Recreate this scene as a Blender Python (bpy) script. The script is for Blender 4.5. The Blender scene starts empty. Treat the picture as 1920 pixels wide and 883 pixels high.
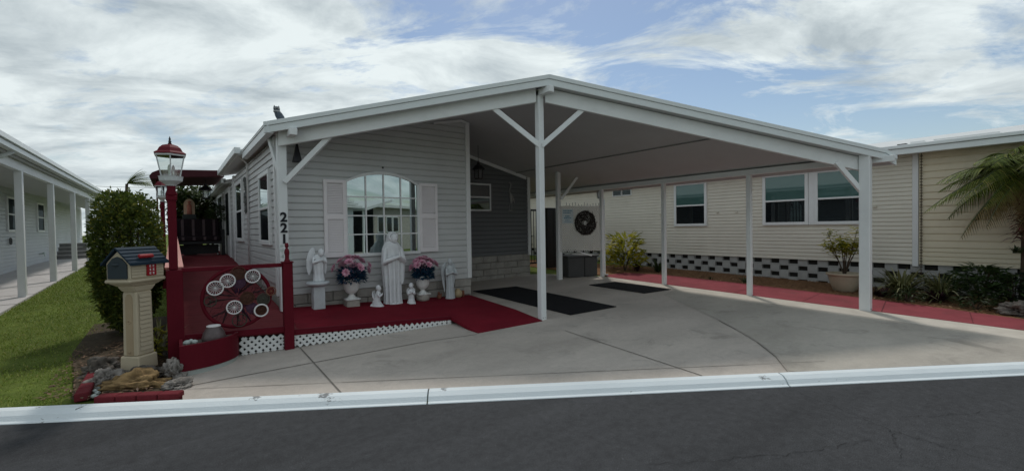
import bpy, bmesh, math, random
from mathutils import Vector as V, Matrix, noise
random.seed(7)
S = bpy.context.scene
COL = S.collection
PI = math.pi
R = random.uniform

# ------------------------------------------------------------------ materials
def newmat(name):
    m = bpy.data.materials.new(name); m.use_nodes = True
    nt = m.node_tree; b = nt.nodes['Principled BSDF']
    return m, nt, b
def mat(name, col, rough=.6, var=.12, scale=6., bump=0., bscale=60., spec=.3, dirt=0., dirtcol=(.06,.05,.04), dscale=1.5, dpos=(.5,.72), metal=0., stretch=(1,1,1)):
    m, nt, b = newmat(name); N = nt.nodes; L = nt.links
    tc = N.new('ShaderNodeTexCoord'); mp = N.new('ShaderNodeMapping'); mp.inputs['Scale'].default_value = stretch
    L.new(tc.outputs['Object'], mp.inputs['Vector'])
    n1 = N.new('ShaderNodeTexNoise'); n1.inputs['Scale'].default_value = scale; n1.inputs['Detail'].default_value = 6; n1.inputs['Roughness'].default_value = .65
    L.new(mp.outputs[0], n1.inputs['Vector'])
    r = N.new('ShaderNodeValToRGB'); e = r.color_ramp.elements
    e[0].position = .25; e[1].position = .75
    e[0].color = tuple(c*(1-var) for c in col)+(1,); e[1].color = tuple(min(1,c*(1+var)) for c in col)+(1,)
    L.new(n1.outputs['Fac'], r.inputs['Fac']); out = r.outputs['Color']
    if dirt:
        n2 = N.new('ShaderNodeTexNoise'); n2.inputs['Scale'].default_value = dscale; n2.inputs['Detail'].default_value = 9; n2.inputs['Roughness'].default_value = .7
        L.new(mp.outputs[0], n2.inputs['Vector'])
        r2 = N.new('ShaderNodeValToRGB'); q = r2.color_ramp.elements; q[0].position, q[1].position = dpos
        q[0].color = (0,0,0,1); q[1].color = (dirt,)*3+(1,)
        L.new(n2.outputs['Fac'], r2.inputs['Fac'])
        mx = N.new('ShaderNodeMix'); mx.data_type = 'RGBA'
        L.new(r2.outputs['Color'], mx.inputs['Factor']); L.new(out, mx.inputs['A']); mx.inputs['B'].default_value = tuple(dirtcol)+(1,)
        out = mx.outputs['Result']
    L.new(out, b.inputs['Base Color'])
    b.inputs['Roughness'].default_value = rough; b.inputs['Specular IOR Level'].default_value = spec; b.inputs['Metallic'].default_value = metal
    if bump:
        n3 = N.new('ShaderNodeTexNoise'); n3.inputs['Scale'].default_value = bscale; n3.inputs['Detail'].default_value = 5
        L.new(tc.outputs['Object'], n3.inputs['Vector'])
        bp = N.new('ShaderNodeBump'); bp.inputs['Strength'].default_value = bump; bp.inputs['Distance'].default_value = .02
        L.new(n3.outputs['Fac'], bp.inputs['Height']); L.new(bp.outputs[0], b.inputs['Normal'])
    return m
def leafmat(name, c0, c1, c2=None, trans=.25, rough=.5):
    m, nt, b = newmat(name); N = nt.nodes; L = nt.links
    g = N.new('ShaderNodeNewGeometry'); r = N.new('ShaderNodeValToRGB'); e = r.color_ramp.elements
    e[0].color = c0+(1,); e[1].color = c1+(1,)
    if c2: x = e.new(.85); x.color = c1+(1,); e[-1].color = c2+(1,)
    L.new(g.outputs['Random Per Island'], r.inputs['Fac']); L.new(r.outputs['Color'], b.inputs['Base Color'])
    b.inputs['Roughness'].default_value = rough; b.inputs['Specular IOR Level'].default_value = .25
    t = N.new('ShaderNodeBsdfTranslucent'); L.new(r.outputs['Color'], t.inputs['Color'])
    mx = N.new('ShaderNodeMixShader'); mx.inputs[0].default_value = trans
    L.new(b.outputs[0], mx.inputs[1]); L.new(t.outputs[0], mx.inputs[2]); L.new(mx.outputs[0], N['Material Output'].inputs['Surface'])
    return m
def glassmat(name, dark, refl, tint=(.8,.95,.95)):
    """tinted window glass over a dark room: dark body with a strong mirror coat"""
    m, nt, b = newmat(name); N = nt.nodes; L = nt.links
    b.inputs['IOR'].default_value = 1.02; b.inputs['Base Color'].default_value = dark+(1,); b.inputs['Roughness'].default_value = .3; b.inputs['Specular IOR Level'].default_value = .1
    g = N.new('ShaderNodeBsdfGlossy'); g.inputs['Roughness'].default_value = .012; g.inputs['Color'].default_value = tint+(1,)
    tc = N.new('ShaderNodeTexCoord'); n = N.new('ShaderNodeTexNoise'); n.inputs['Scale'].default_value = 1.6; L.new(tc.outputs['Object'], n.inputs['Vector'])
    bp = N.new('ShaderNodeBump'); bp.inputs['Strength'].default_value = .005; bp.inputs['Distance'].default_value = .1
    L.new(n.outputs['Fac'], bp.inputs['Height']); L.new(bp.outputs[0], g.inputs['Normal'])
    mx = N.new('ShaderNodeMixShader'); mx.inputs[0].default_value = refl
    L.new(b.outputs[0], mx.inputs[1]); L.new(g.outputs[0], mx.inputs[2]); L.new(mx.outputs[0], N['Material Output'].inputs['Surface'])
    return m
def clearglass(name):
    m, nt, b = newmat(name); N = nt.nodes; L = nt.links
    t = N.new('ShaderNodeBsdfTransparent'); t.inputs['Color'].default_value = (.9,.93,.93,1)
    g = N.new('ShaderNodeBsdfGlossy'); g.inputs['Roughness'].default_value = .05
    mx = N.new('ShaderNodeMixShader'); mx.inputs[0].default_value = .16
    L.new(t.outputs[0], mx.inputs[1]); L.new(g.outputs[0], mx.inputs[2]); L.new(mx.outputs[0], N['Material Output'].inputs['Surface'])
    return m
M = {}
def groundmat(name, base, fine, blotch, stain, staincol, speck, rot, stretch, bump, rough=.9):
    """weathered paving: grit, broad blotches drawn out along one direction, dark stains with their own outline"""
    m, nt, b = newmat(name); N = nt.nodes; L = nt.links
    tc = N.new('ShaderNodeTexCoord')
    def ns(sc, det, ro, mp=None, dist=0.):
        n = N.new('ShaderNodeTexNoise'); n.inputs['Scale'].default_value = sc; n.inputs['Detail'].default_value = det; n.inputs['Roughness'].default_value = ro; n.inputs['Distortion'].default_value = dist
        L.new(mp.outputs[0] if mp else tc.outputs['Object'], n.inputs['Vector']); return n.outputs['Fac']
    mp = N.new('ShaderNodeMapping'); mp.inputs['Rotation'].default_value = (0,0,rot); mp.inputs['Scale'].default_value = stretch; L.new(tc.outputs['Object'], mp.inputs['Vector'])
    def rng(f, a0, a1, b0, b1):
        n = N.new('ShaderNodeMapRange'); n.inputs[1].default_value = a0; n.inputs[2].default_value = a1; n.inputs[3].default_value = b0; n.inputs[4].default_value = b1; L.new(f, n.inputs[0]); return n.outputs[0]
    def mul(a, c):
        n = N.new('ShaderNodeMath'); n.operation = 'MULTIPLY'; L.new(a, n.inputs[0]); L.new(c, n.inputs[1]); return n.outputs[0]
    f = mul(rng(ns(130,3,.7),.3,.7,1-fine,1+fine), rng(ns(.9,5,.6,mp),.3,.7,1-blotch,1+blotch))
    f = mul(f, rng(ns(14,6,.7),.3,.7,1-fine*.5,1+fine*.5))
    f = mul(f, rng(ns(60,2,.5),.70,.74,1.,1.+speck))
    cm = N.new('ShaderNodeMix'); cm.data_type = 'RGBA'; cm.blend_type = 'MULTIPLY'; cm.inputs['Factor'].default_value = 1; cm.inputs['A'].default_value = base+(1,)
    L.new(f, cm.inputs['B']); st = N.new('ShaderNodeMix'); st.data_type = 'RGBA'; L.new(cm.outputs['Result'], st.inputs['A']); st.inputs['B'].default_value = staincol+(1,)
    L.new(mul(rng(ns(1.7,8,.72,None,.6),.54,.74,0,stain), rng(ns(.45,2,.5),.4,.6,.25,1)), st.inputs['Factor']); L.new(st.outputs['Result'], b.inputs['Base Color'])
    b.inputs['Roughness'].default_value = rough; b.inputs['Specular IOR Level'].default_value = .2
    bp = N.new('ShaderNodeBump'); bp.inputs['Strength'].default_value = bump; bp.inputs['Distance'].default_value = .01; L.new(ns(170,3,.7), bp.inputs['Height']); L.new(bp.outputs[0], b.inputs['Normal'])
    return m
M['asphalt'] = groundmat('asphalt', (.050,.0515,.055), .45, .22, .7, (.028,.028,.029), 1.2, .567, (.25,1.6,1), .6)
M['concrete'] = groundmat('concrete', (.46,.415,.37), .12, .19, .95, (.20,.185,.165), -.25, .567, (.5,1.2,1), .3)
M['sunlit_concrete'] = mat('sunlit_concrete', (.52,.48,.42), .85, .15, 3, .25, 90, .2, .3, (.25,.2,.16), 2)  # driveway concrete made paler to paint sunlight on it
M['walk'] = mat('walk_concrete', (.55,.53,.52), .85, .1, 2, .2, 90)
M['joint'] = mat('joint_dirt', (.175,.16,.14), .95, .35, 4)
M['kerb'] = mat('kerb_paint', (.70,.755,.775), .6, .05, 2, .15, 60, .3, .85, (.13,.13,.13), 3.2, (.615,.645), stretch=(1,1,2.5))
M['redpath'] = mat('red_stained_concrete', (.24,.055,.066), .85, .22, 2.2, .25, 80, .1, .7, (.15,.055,.055), 1.7)
M['soil'] = mat('soil', (.07,.052,.032), .95, .4, 9, .8, 50)
M['mulch'] = mat('mulch', (.21,.115,.06), .95, .5, 30, 1., 60, .1, .5, (.07,.04,.025), 9)
M['white'] = mat('white_aluminium', (.76,.78,.78), .45, .05, 2, dirt=.12, dirtcol=(.35,.35,.33), dscale=3)
M['fascia'] = mat('fascia_aluminium', (.70,.74,.745), .4, .05, 2, dirt=.15, dirtcol=(.35,.36,.35), dscale=2)
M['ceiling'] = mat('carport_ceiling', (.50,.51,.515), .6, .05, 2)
M['siding'] = mat('grey_vinyl_siding', (.56,.565,.56), .5, .06, 1.2, .05, 120, dirt=.1, dirtcol=(.3,.3,.28), dscale=2)
M['siding_shaded'] = mat('shaded_rear_siding', (.15,.155,.16), .5, .06, 1.2)  # house siding with the shade of the recess put into its colour
M['trim'] = mat('white_vinyl_trim', (.76,.77,.77), .45, .05, 3)
M['shutter'] = mat('shutter_vinyl', (.80,.76,.77), .5, .05, 3)
M['block'] = mat('foundation_block', (.36,.34,.31), .9, .25, 4, .6, 40, .2, .5, (.15,.14,.12), 3)
M['whiteblock'] = mat('white_painted_block', (.41,.41,.40), .85, .12, 5, .5, 50, .2, .3, (.2,.18,.16), 4)
M['nbsiding'] = mat('neighbour_siding', (.56,.58,.60), .55, .06, 1.2)
M['cream'] = mat('cream_vinyl_siding', (.73,.69,.60), .5, .06, 1.2, dirt=.12, dirtcol=(.4,.36,.28), dscale=2)
M['yellow'] = mat('yellow_cream_siding', (.74,.66,.50), .5, .07, 1.2, dirt=.2, dirtcol=(.42,.36,.24), dscale=1.5)
M['red'] = mat('red_paint', (.105,.006,.014), .65, .12, 3, .1, 60, .12, .3, (.08,.006,.012), 2)
M['reddeck'] = mat('red_deck_carpet', (.175,.013,.024), .92, .22, 2.5, .3, 150, .08, .7, (.115,.018,.024), 1.9)
M['fadedred'] = mat('faded_red_ramp', (.16,.030,.035), .85, .18, 3, .2, 100, .1, .5, (.11,.03,.03), 1.4)
M['skylit_cap'] = mat('faded_skylit_cap', (.50,.24,.21), .7, .1, 4)  # faded red, paled further to paint sky light on the top
M['lattice'] = mat('white_lattice', (.72,.73,.72), .5, .06, 5)
M['greylattice'] = mat('beige_lattice', (.60,.59,.56), .6, .06, 5)
M['void2'] = mat('shaded_crawlspace', (.035,.033,.03), .95)
M['dark'] = mat('dark_void', (.012,.012,.012), .9)
M['black'] = mat('black_metal', (.018,.018,.02), .4, .1)
M['blackmat'] = mat('black_rubber', (.016,.016,.018), .9, .25, 5, .3, 200, .15)
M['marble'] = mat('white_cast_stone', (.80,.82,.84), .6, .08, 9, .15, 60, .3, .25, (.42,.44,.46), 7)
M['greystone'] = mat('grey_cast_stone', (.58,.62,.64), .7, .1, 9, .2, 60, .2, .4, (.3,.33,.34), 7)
M['urn'] = mat('white_urn', (.76,.76,.74), .6, .1, 8, .15, 50, .3, .35, (.4,.38,.34), 6)
M['oldstone'] = mat('aged_stone', (.40,.37,.33), .85, .2, 12, .5, 50, .2, .5, (.2,.17,.14), 9)
M['rock'] = mat('grey_rock', (.13,.115,.10), .95, .4, 7, 1., 22, .2, .6, (.09,.085,.08), 5)
M['rocklight'] = mat('pale_rock', (.24,.22,.20), .95, .35, 8, 1., 25, .2, .5, (.13,.12,.11), 6)
M['rockgold'] = mat('golden_rock', (.27,.18,.085), .95, .5, 7, 1., 20, .2, .7, (.11,.07,.035), 6)
M['brick'] = mat('red_edging_brick', (.14,.018,.025), .85, .2, 6, .3, 60, .2, .4, (.1,.03,.03), 5)
M['mailtan'] = mat('tan_plastic', (.50,.43,.31), .5, .05, 4, .03, 80, dirt=.15, dirtcol=(.3,.24,.17), dscale=3)
M['mailblue'] = mat('slate_blue_plastic', (.020,.036,.054), .7, .15, 6, spec=.12)
M['maildoor'] = mat('slate_door_plastic', (.03,.042,.05), .4, .1, 6)
M['mailred'] = mat('red_plastic', (.30,.012,.018), .4, .08)
M['lampred'] = mat('lamp_red_metal', (.125,.012,.02), .6, .1, spec=.12)
M['lampwhite'] = mat('lamp_white_metal', (.60,.62,.62), .4, .06)
M['glass'] = clearglass('lamp_glass')
M['bulb'] = mat('bulb_glass', (.75,.75,.72), .2)
M['mirror'] = glassmat('arched_window_glass', (.012,.016,.016), .52, (.80,.93,.93))
M['paneup'] = glassmat('upper_pane_glass', (.05,.055,.055), .55, (.9,1,1))
M['panedark'] = glassmat('screened_pane_glass', (.010,.012,.014), .05)
M['paneteal'] = glassmat('curtained_pane_glass', (.06,.13,.12), .10)
M['curtain'] = mat('teal_curtain', (.05,.17,.15), .9, .3, 12, stretch=(1,9,.6))
M['panenight'] = glassmat('recess_pane_glass', (.02,.02,.022), .25)
M['pink'] = leafmat('pink_petal', (.66,.25,.40), (.80,.48,.58), (.86,.70,.74), .2)
M['teal'] = leafmat('teal_leaf', (.010,.045,.085), (.025,.09,.17), (.03,.10,.09), .1)
M['hedge'] = leafmat('hedge_leaf', (.035,.060,.012), (.12,.155,.028), (.32,.29,.05), .4)
M['stem'] = mat('stem_bark', (.07,.05,.035), .9, .3, 20, .5, 60)
M['grass'] = leafmat('grass_blade', (.11,.18,.025), (.22,.28,.045), (.34,.31,.10), .3)
M['lawn'] = mat('lawn_soil', (.12,.16,.035), .95, .4, 3, .6, 80, .1, .5, (.06,.055,.025), 1.2)
M['litter'] = leafmat('dry_leaf', (.09,.05,.03), (.20,.12,.07), (.3,.2,.13), .1)
M['croton'] = leafmat('croton_leaf', (.13,.16,.015), (.40,.37,.04), (.62,.52,.08), .4)
M['fern'] = leafmat('dark_fern_leaf', (.025,.05,.016), (.065,.11,.035), (.16,.19,.08), .2)
M['greyfern'] = leafmat('dusty_leaf', (.02,.03,.02), (.06,.075,.06), (.15,.16,.14), .2)
M['spider'] = leafmat('striped_strap_leaf', (.08,.09,.03), (.22,.22,.09), (.40,.38,.22), .25)
M['purple'] = leafmat('purple_strap_leaf', (.02,.006,.012), (.05,.015,.025), (.10,.06,.06), .2)
M['agave'] = leafmat('grey_strap_leaf', (.02,.035,.012), (.05,.075,.025), (.12,.13,.08), .2)
M['palm'] = leafmat('palm_leaflet', (.075,.115,.022), (.19,.24,.04), (.36,.33,.10), .45)
M['deadpalm'] = leafmat('dry_palm_leaflet', (.12,.085,.03), (.26,.19,.08), (.08,.07,.02), .25)
M['burgundy'] = leafmat('burgundy_leaf', (.05,.006,.016), (.14,.012,.038), (.22,.03,.06), .2)
M['tree'] = leafmat('tree_leaf', (.012,.028,.007), (.05,.075,.015), (.11,.12,.03), .25)
M['terracotta'] = mat('terracotta', (.19,.075,.045), .8, .2, 10)
M['jar'] = mat('buff_ceramic', (.42,.33,.20), .6, .15, 10)
M['pot'] = mat('tan_planter_pot', (.42,.36,.27), .75, .12, 6, .2, 50, .2, .3, (.28,.22,.16), 5)
M['wicker'] = mat('wicker', (.08,.03,.018), .85, .35, 30, .5, 120)
M['greenwicker'] = mat('green_wicker', (.06,.058,.045), .85, .3, 30, .5, 120)
M['twig'] = mat('dark_twig', (.035,.015,.018), .9, .4, 25, .5, 90)
M['purpletwig'] = mat('purple_twig', (.04,.012,.035), .9, .4, 25, .5, 90)
M['whitewheel'] = mat('white_wheel', (.72,.70,.70), .5, .05)
M['owlgrey'] = mat('owl_grey', (.075,.095,.12), .7, .4, 40, .3, 80)
M['owlpale'] = mat('owl_pale', (.35,.36,.36), .7, .3, 40)
M['wreath'] = mat('dark_wreath_twig', (.045,.038,.034), .85, .4, 40)
M['bin'] = mat('grey_storage_plastic', (.07,.07,.07), .6, .1, 5)
M['signpale'] = mat('sign_face', (.55,.62,.64), .5, .06)
M['signblue'] = mat('sign_blue_ink', (.10,.24,.34), .6, .1)
M['stripe_d'] = mat('dark_cushion', (.014,.007,.010), .9, .2)
M['stripe_l'] = mat('grey_cushion_stripe', (.10,.07,.075), .9, .2)
M['awning'] = mat('awning_canvas', (.055,.012,.016), .85, .15)
M['heron'] = mat('pewter', (.30,.30,.29), .5, .3, 20, metal=.3)
M['ornament'] = mat('dried_ornament', (.11,.115,.11), .8, .5, 25, .6, 50)
M['shrinepink'] = mat('shrine_figure', (.60,.22,.16), .7, .15, 20)
M['shrinetan'] = mat('shrine_shell', (.70,.50,.36), .8, .2, 15)
M['shrinebase'] = mat('shrine_pedestal', (.05,.055,.055), .8, .2)
M['ink'] = mat('black_number', (.010,.010,.016), .4, .05)
M['pebble'] = mat('pale_pebble', (.40,.45,.43), .7, .25, 30)
M['smoke'] = mat('smoky_glass_bowl', (.10,.075,.075), .35, .25, 12, .3, 40, .5)
M['mintbase'] = mat('pale_green_base', (.36,.39,.37), .8, .15, 5)
M['roof'] = mat('white_roof_panel', (.60,.61,.60), .5, .08, 2, dirt=.25, dirtcol=(.3,.3,.29), dscale=2)
M['wood'] = mat('grey_step_wood', (.26,.255,.25), .85, .2, 6)
M['figleaf'] = mat('white_ruffle', (.60,.66,.64), .8, .15, 20)

def crease_tone(m, dark, lo=.455, hi=.52):  # mixes a darker colour into concave creases
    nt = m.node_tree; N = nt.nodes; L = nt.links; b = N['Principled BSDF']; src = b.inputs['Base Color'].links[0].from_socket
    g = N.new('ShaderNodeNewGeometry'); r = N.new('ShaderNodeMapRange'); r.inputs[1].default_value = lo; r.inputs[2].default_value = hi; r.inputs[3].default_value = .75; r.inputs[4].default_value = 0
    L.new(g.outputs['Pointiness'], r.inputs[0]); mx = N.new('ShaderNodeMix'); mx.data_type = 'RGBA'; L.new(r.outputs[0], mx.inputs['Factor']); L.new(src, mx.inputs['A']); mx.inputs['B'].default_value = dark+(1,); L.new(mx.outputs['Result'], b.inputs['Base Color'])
crease_tone(M['marble'], (.36,.36,.36)); crease_tone(M['greystone'], (.22,.235,.24)); crease_tone(M['rockgold'], (.05,.03,.015), .44, .52); crease_tone(M['rocklight'], (.04,.035,.03), .44, .52); crease_tone(M['rock'], (.02,.018,.016), .44, .52)
# ------------------------------------------------------------------ mesh builder
ORG = {}
class MB:
    def __init__(s): s.v = []; s.f = []
    def add(s, vs, fs):
        o = len(s.v); s.v += [tuple(v) for v in vs]; s.f += [tuple(i+o for i in f) for f in fs]
        return s
    def box(s, x0, x1, y0, y1, z0, z1):
        return s.obox(V((0,0,0)), V((1,0,0)), V((0,1,0)), V((0,0,1)), (x0,x1),(y0,y1),(z0,z1))
    def obox(s, o, a, b, c, A, B, C):
        vs = [o+a*x+b*y+c*z for z in C for y in B for x in A]
        return s.add(vs, [(0,2,3,1),(4,5,7,6),(0,1,5,4),(2,6,7,3),(0,4,6,2),(1,3,7,5)])
    def beam(s, p, q, w, h, up=V((0,0,1))):
        p, q = V(p), V(q); d = (q-p); L = d.length; d.normalize()
        a = d.cross(up).normalized(); b = a.cross(d)
        return s.obox(p, d, a, b, (0,L), (-w/2,w/2), (-h/2,h/2))
    def prism(s, pts, d):
        """pts: coplanar 3-D ring; d: extrusion vector"""
        pts = [V(p) for p in pts]; d = V(d); n = len(pts)
        return s.add(pts+[p+d for p in pts], [tuple(range(n))[::-1], tuple(range(n,2*n))]+[(i,(i+1)%n,n+(i+1)%n,n+i) for i in range(n)])
    def tube(s, pts, rad, n=8, cap=True):
        pts = [V(p) for p in pts]; k = len(pts)
        if not hasattr(rad, '__len__'): rad = [rad]*k
        vs = []; fs = []; a = None
        for i in range(k):
            t = (pts[min(i+1,k-1)]-pts[max(i-1,0)]).normalized()
            if a is None:
                a = t.cross(V((0,0,1)));  a = a if a.length > .1 else t.cross(V((1,0,0)))
            a = (a-t*a.dot(t)).normalized(); b = t.cross(a)
            for j in range(n):
                th = 2*PI*j/n; vs.append(pts[i]+(a*math.cos(th)+b*math.sin(th))*rad[i])
        for i in range(k-1):
            for j in range(n): fs.append((i*n+j, i*n+(j+1)%n, (i+1)*n+(j+1)%n, (i+1)*n+j))
        if cap: fs += [tuple(range(n))[::-1], tuple(range((k-1)*n, k*n))]
        return s.add(vs, fs)
    def lathe(s, prof, c, n=20, ph=0., sx=1., sy=1.):
        c = V(c); vs = []; fs = []; k = len(prof)
        for r, z in prof:
            for j in range(n):
                t = 2*PI*j/n+ph; vs.append(c+V((r*sx*math.cos(t), r*sy*math.sin(t), z)))
        for i in range(k-1):
            for j in range(n): fs.append((i*n+j, i*n+(j+1)%n, (i+1)*n+(j+1)%n, (i+1)*n+j))
        fs += [tuple(range(n))[::-1], tuple(range((k-1)*n, k*n))]
        return s.add(vs, fs)
    def loft(s, rings, n=24):
        """rings: (cx,cy,cz,rx,ry,fold amplitude,fold count,phase)"""
        vs = []; fs = []; k = len(rings)
        for (x,y,z,rx,ry,fa,fn,ph) in rings:
            for j in range(n):
                t = 2*PI*j/n; q = 1+fa*math.sin(fn*t+ph)
                vs.append(V((x+rx*q*math.cos(t), y+ry*q*math.sin(t), z)))
        for i in range(k-1):
            for j in range(n): fs.append((i*n+j, i*n+(j+1)%n, (i+1)*n+(j+1)%n, (i+1)*n+j))
        fs += [tuple(range(n))[::-1], tuple(range((k-1)*n, k*n))]
        return s.add(vs, fs)
    def ball(s, c, r, sub=2, amp=0., fr=1., seed=0, flat=None):
        bm = bmesh.new(); bmesh.ops.create_icosphere(bm, subdivisions=sub, radius=1)
        c = V(c); r = V(r) if hasattr(r,'__len__') else V((r,r,r)); vs = []
        for v in bm.verts:
            p = v.co.copy()
            if amp: p *= 1+amp*noise.fractal(p*fr+V((seed*7.3,seed*3.1,seed)), .8, 2., 4)
            if flat is not None and p.z < flat: p.z = flat
            vs.append(c+V((p.x*r.x,p.y*r.y,p.z*r.z)))
        fs = [tuple(v.index for v in f.verts) for f in bm.faces]; bm.free()
        return s.add(vs, fs)
    def torus(s, c, R0, r, ax=V((0,1,0)), n=32, m=8, sx=1.):
        ax = V(ax).normalized(); a = ax.cross(V((0,0,1))); a = a.normalized() if a.length > .1 else V((1,0,0)); b = ax.cross(a)
        c = V(c); vs = []; fs = []
        for i in range(n):
            t = 2*PI*i/n; d = a*math.cos(t)*sx+b*math.sin(t)
            for j in range(m):
                u = 2*PI*j/m; vs.append(c+d*(R0+r*math.cos(u))+ax*r*math.sin(u))
        for i in range(n):
            for j in range(m): fs.append((i*m+j, ((i+1)%n)*m+j, ((i+1)%n)*m+(j+1)%m, i*m+(j+1)%m))
        return s.add(vs, fs)
    def leaf(s, p, d, up, L, w, fold=.15, droop=0.):
        d = V(d).normalized(); a = d.cross(V(up)); a = a.normalized() if a.length > 1e-3 else V((1,0,0)); n = a.cross(d)
        p = V(p); q = p+d*L-n*droop*L; m = p+d*L*.45-n*droop*L*.2
        return s.add([p, m+a*w/2+n*fold*w, q, m-a*w/2+n*fold*w], [(0,1,2),(0,2,3)])
    def blade(s, p, d, L, w, arch, seg=4):
        """long strap leaf that arches over"""
        d = V(d).normalized(); h = V((d.x,d.y,0)); h = h.normalized() if h.length > 1e-3 else V((1,0,0))
        a = h.cross(V((0,0,1))); p = V(p); vs = []; fs = []
        for i in range(seg+1):
            t = i/seg; c = p+d*L*t+V((0,0,-arch*L*t*t))
            ww = w*(1-t*t)*.5+.0008
            vs += [c-a*ww, c+a*ww]
        for i in range(seg): fs.append((2*i,2*i+1,2*i+3,2*i+2))
        return s.add(vs, fs)
    def build(s, name, m, parent=None, smooth=False, bevel=0., remesh=0.):
        o0 = ORG.get(parent.name, V((0,0,0))) if parent else V((0,0,0))
        me = bpy.data.meshes.new(name); me.from_pydata([tuple(V(v)-o0) for v in s.v], [], s.f); me.update()
        bm = bmesh.new(); bm.from_mesh(me); bmesh.ops.recalc_face_normals(bm, faces=bm.faces)
        if bevel:
            ed = [e for e in bm.edges if len(e.link_faces) == 2 and e.calc_face_angle(0) > .5]
            bmesh.ops.bevel(bm, geom=ed, offset=bevel, segments=1, affect='EDGES', clamp_overlap=True)
        bm.to_mesh(me); bm.free()
        o = bpy.data.objects.new(name, me); COL.objects.link(o)
        if remesh:
            md = o.modifiers.new('r','REMESH'); md.mode = 'VOXEL'; md.voxel_size = remesh
            sm = o.modifiers.new('s','SMOOTH'); sm.iterations = 2; sm.factor = .5
            dg = bpy.context.evaluated_depsgraph_get(); me2 = bpy.data.meshes.new_from_object(o.evaluated_get(dg))
            o.modifiers.clear(); o.data = me2; me2.name = name; smooth = True
            bpy.data.meshes.remove(me); me = me2
        me.materials.clear(); me.materials.append(M[m] if isinstance(m,str) else m)
        if smooth:
            for p in me.polygons: p.use_smooth = True
        if parent: o.parent = parent; ORG[o.name] = o0
        return o
def tag(o, label, cat, group=None):
    o['label'] = label; o['category'] = cat
    if group: o['group'] = group
    return o
def thing(name, loc, label, cat, group=None):
    o = bpy.data.objects.new(name, None); COL.objects.link(o); o.location = loc; o.empty_display_size = .1
    ORG[o.name] = V(loc); return tag(o, label, cat, group)
def struct(o, kind='structure'): o['kind'] = kind; return o

# ------------------------------------------------------------------ site plan: X along the house front, Y into the depth, road skewed to both
NR = V((.538,.843,0)); UU = V((.843,-.538,0)); K0 = 3.94
def s_of(x, y): return .538*x+.843*y-K0
def zg(x, y): return .075+.024*min(s_of(x,y), 14)
def su(s, u, z=0): p = NR*(K0+s)+UU*u; return V((p.x,p.y,z))
def G(x, y, d=0): return V((x,y,zg(x,y)+d))

# ------------------------------------------------------------------ ground, road, kerb, driveway
b = MB(); rows = [(-260,-.06),(-14,-.06),(.02,-.06),(.2,.055),(14,zg(*su(14,0)[:2])-.015),(300,.39)]
us = [-300,-60,-10,0,10,60,300]
vs = [su(s,u,z) for s,z in rows for u in us]; n = len(us)
b.add(vs, [(i*n+j,i*n+j+1,(i+1)*n+j+1,(i+1)*n+j) for i in range(len(rows)-1) for j in range(n-1)])
struct(b.build('ground', 'lawn'))
b = MB(); b.add([su(-7.2,-150),su(-7.2,150),su(.03,150),su(.03,-150)], [(0,1,2,3)])
road = struct(b.build('road', 'asphalt'))
def crack(pts, w, z, m='joint'):
    b = MB()
    for i in range(len(pts)-1):
        p, q = V(pts[i]), V(pts[i+1]); d = (q-p); d.z = 0; d.normalize(); a = V((-d.y,d.x,0))*w*.5*R(.5,1.2)
        b.add([p-a,q-a,q+a,p+a], [(0,1,2,3)])
    return b
def wig(p, q, n, amp, z):
    p, q = V((p[0],p[1],z)), V((q[0],q[1],z)); return [V((*(p.lerp(q,i/n)+V((R(-amp,amp),R(-amp,amp),0)))[:2], z)) for i in range(n+1)]
M['crack'] = mat('crack_dark', (.018,.018,.018), .95)
b = MB()
for p, q in [((4.55,1.7),(4.2,.9)),((4.2,.9),(3.75,.75)),((4.2,.9),(4.15,.45)),((3.9,.95),(3.3,1.2)),((6.0,.0),(5.0,.62)),((3.3,1.2),(2.4,1.75)),((5.0,.62),(4.55,.9))]:
    c = crack(wig(p,q,22,.022,.004), .0032, .004); b.add(c.v, c.f)
b.build('crack', 'crack', road)
def kerbseg(b, u0, u1):
    prof = [(0,-.03),(0,.006),(.025,.013),(.055,.05),(.10,.078),(.165,.084),(.165,-.03)]
    b.prism([su(s,u0,z) for s,z in prof], UU*(u1-u0))
b = MB()
def u_of(x,y): return UU.dot(V((x,y,0)))
uj = [u_of(1.82,3.68), u_of(4.65,1.80)]
cuts = [-90,-9.0,-5.6]+[uj[0],uj[1]]+[8.2,12,90]
for i in range(len(cuts)-1): kerbseg(b, cuts[i]+.006, cuts[i+1]-.006)
struct(b.build('kerb', 'kerb', bevel=.004))
# driveway slab (one plane, the fall towards the road is in zg)
b = MB(); ring = []
s0 = .166
def onk(x): return (x, (K0+s0-.538*x)/.843)
ring = [onk(.03), onk(8.74), (8.74,7.72), (8.0,9.1), (7.6,9.3), (.03,9.3)]
b.prism([G(x,y,-.12) for x,y in ring], (0,0,.12))
drive = struct(b.build('driveway', 'concrete'))
b = MB(); ring = [(8.16,.2),(8.745,-.25),(8.745,7.55),(8.32,6.4),(8.2,2.2)]
b.add([G(x,y,.004) for x,y in ring], [(0,1,2,3,4)])
struct(b.build('sunlit_drive_strip', 'sunlit_concrete'))  # pale strip paints the sun reaching in under the roof edge
b = MB()
for pts in [[(1.2,5.9),(1.17,4.12)], [(.05,5.22),(2.53,5.13),(3.2,5.0)], [(4.23,4.38),(4.05,2.30)], [(6.35,3.34),(6.02,2.93),(5.61,2.47),(5.2,2.1),(4.8,1.83)]]:
    c = crack([G(x,y,.005) for x,y in pts], .014, 0); b.add(c.v, c.f)
c = crack([su(.42,u,zg(*su(.42,u)[:2])+.005) for u in [-3.1+i*.45 for i in range(16)]], .008, 0); b.add(c.v, c.f)
b.build('joint', 'joint', drive)
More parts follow.
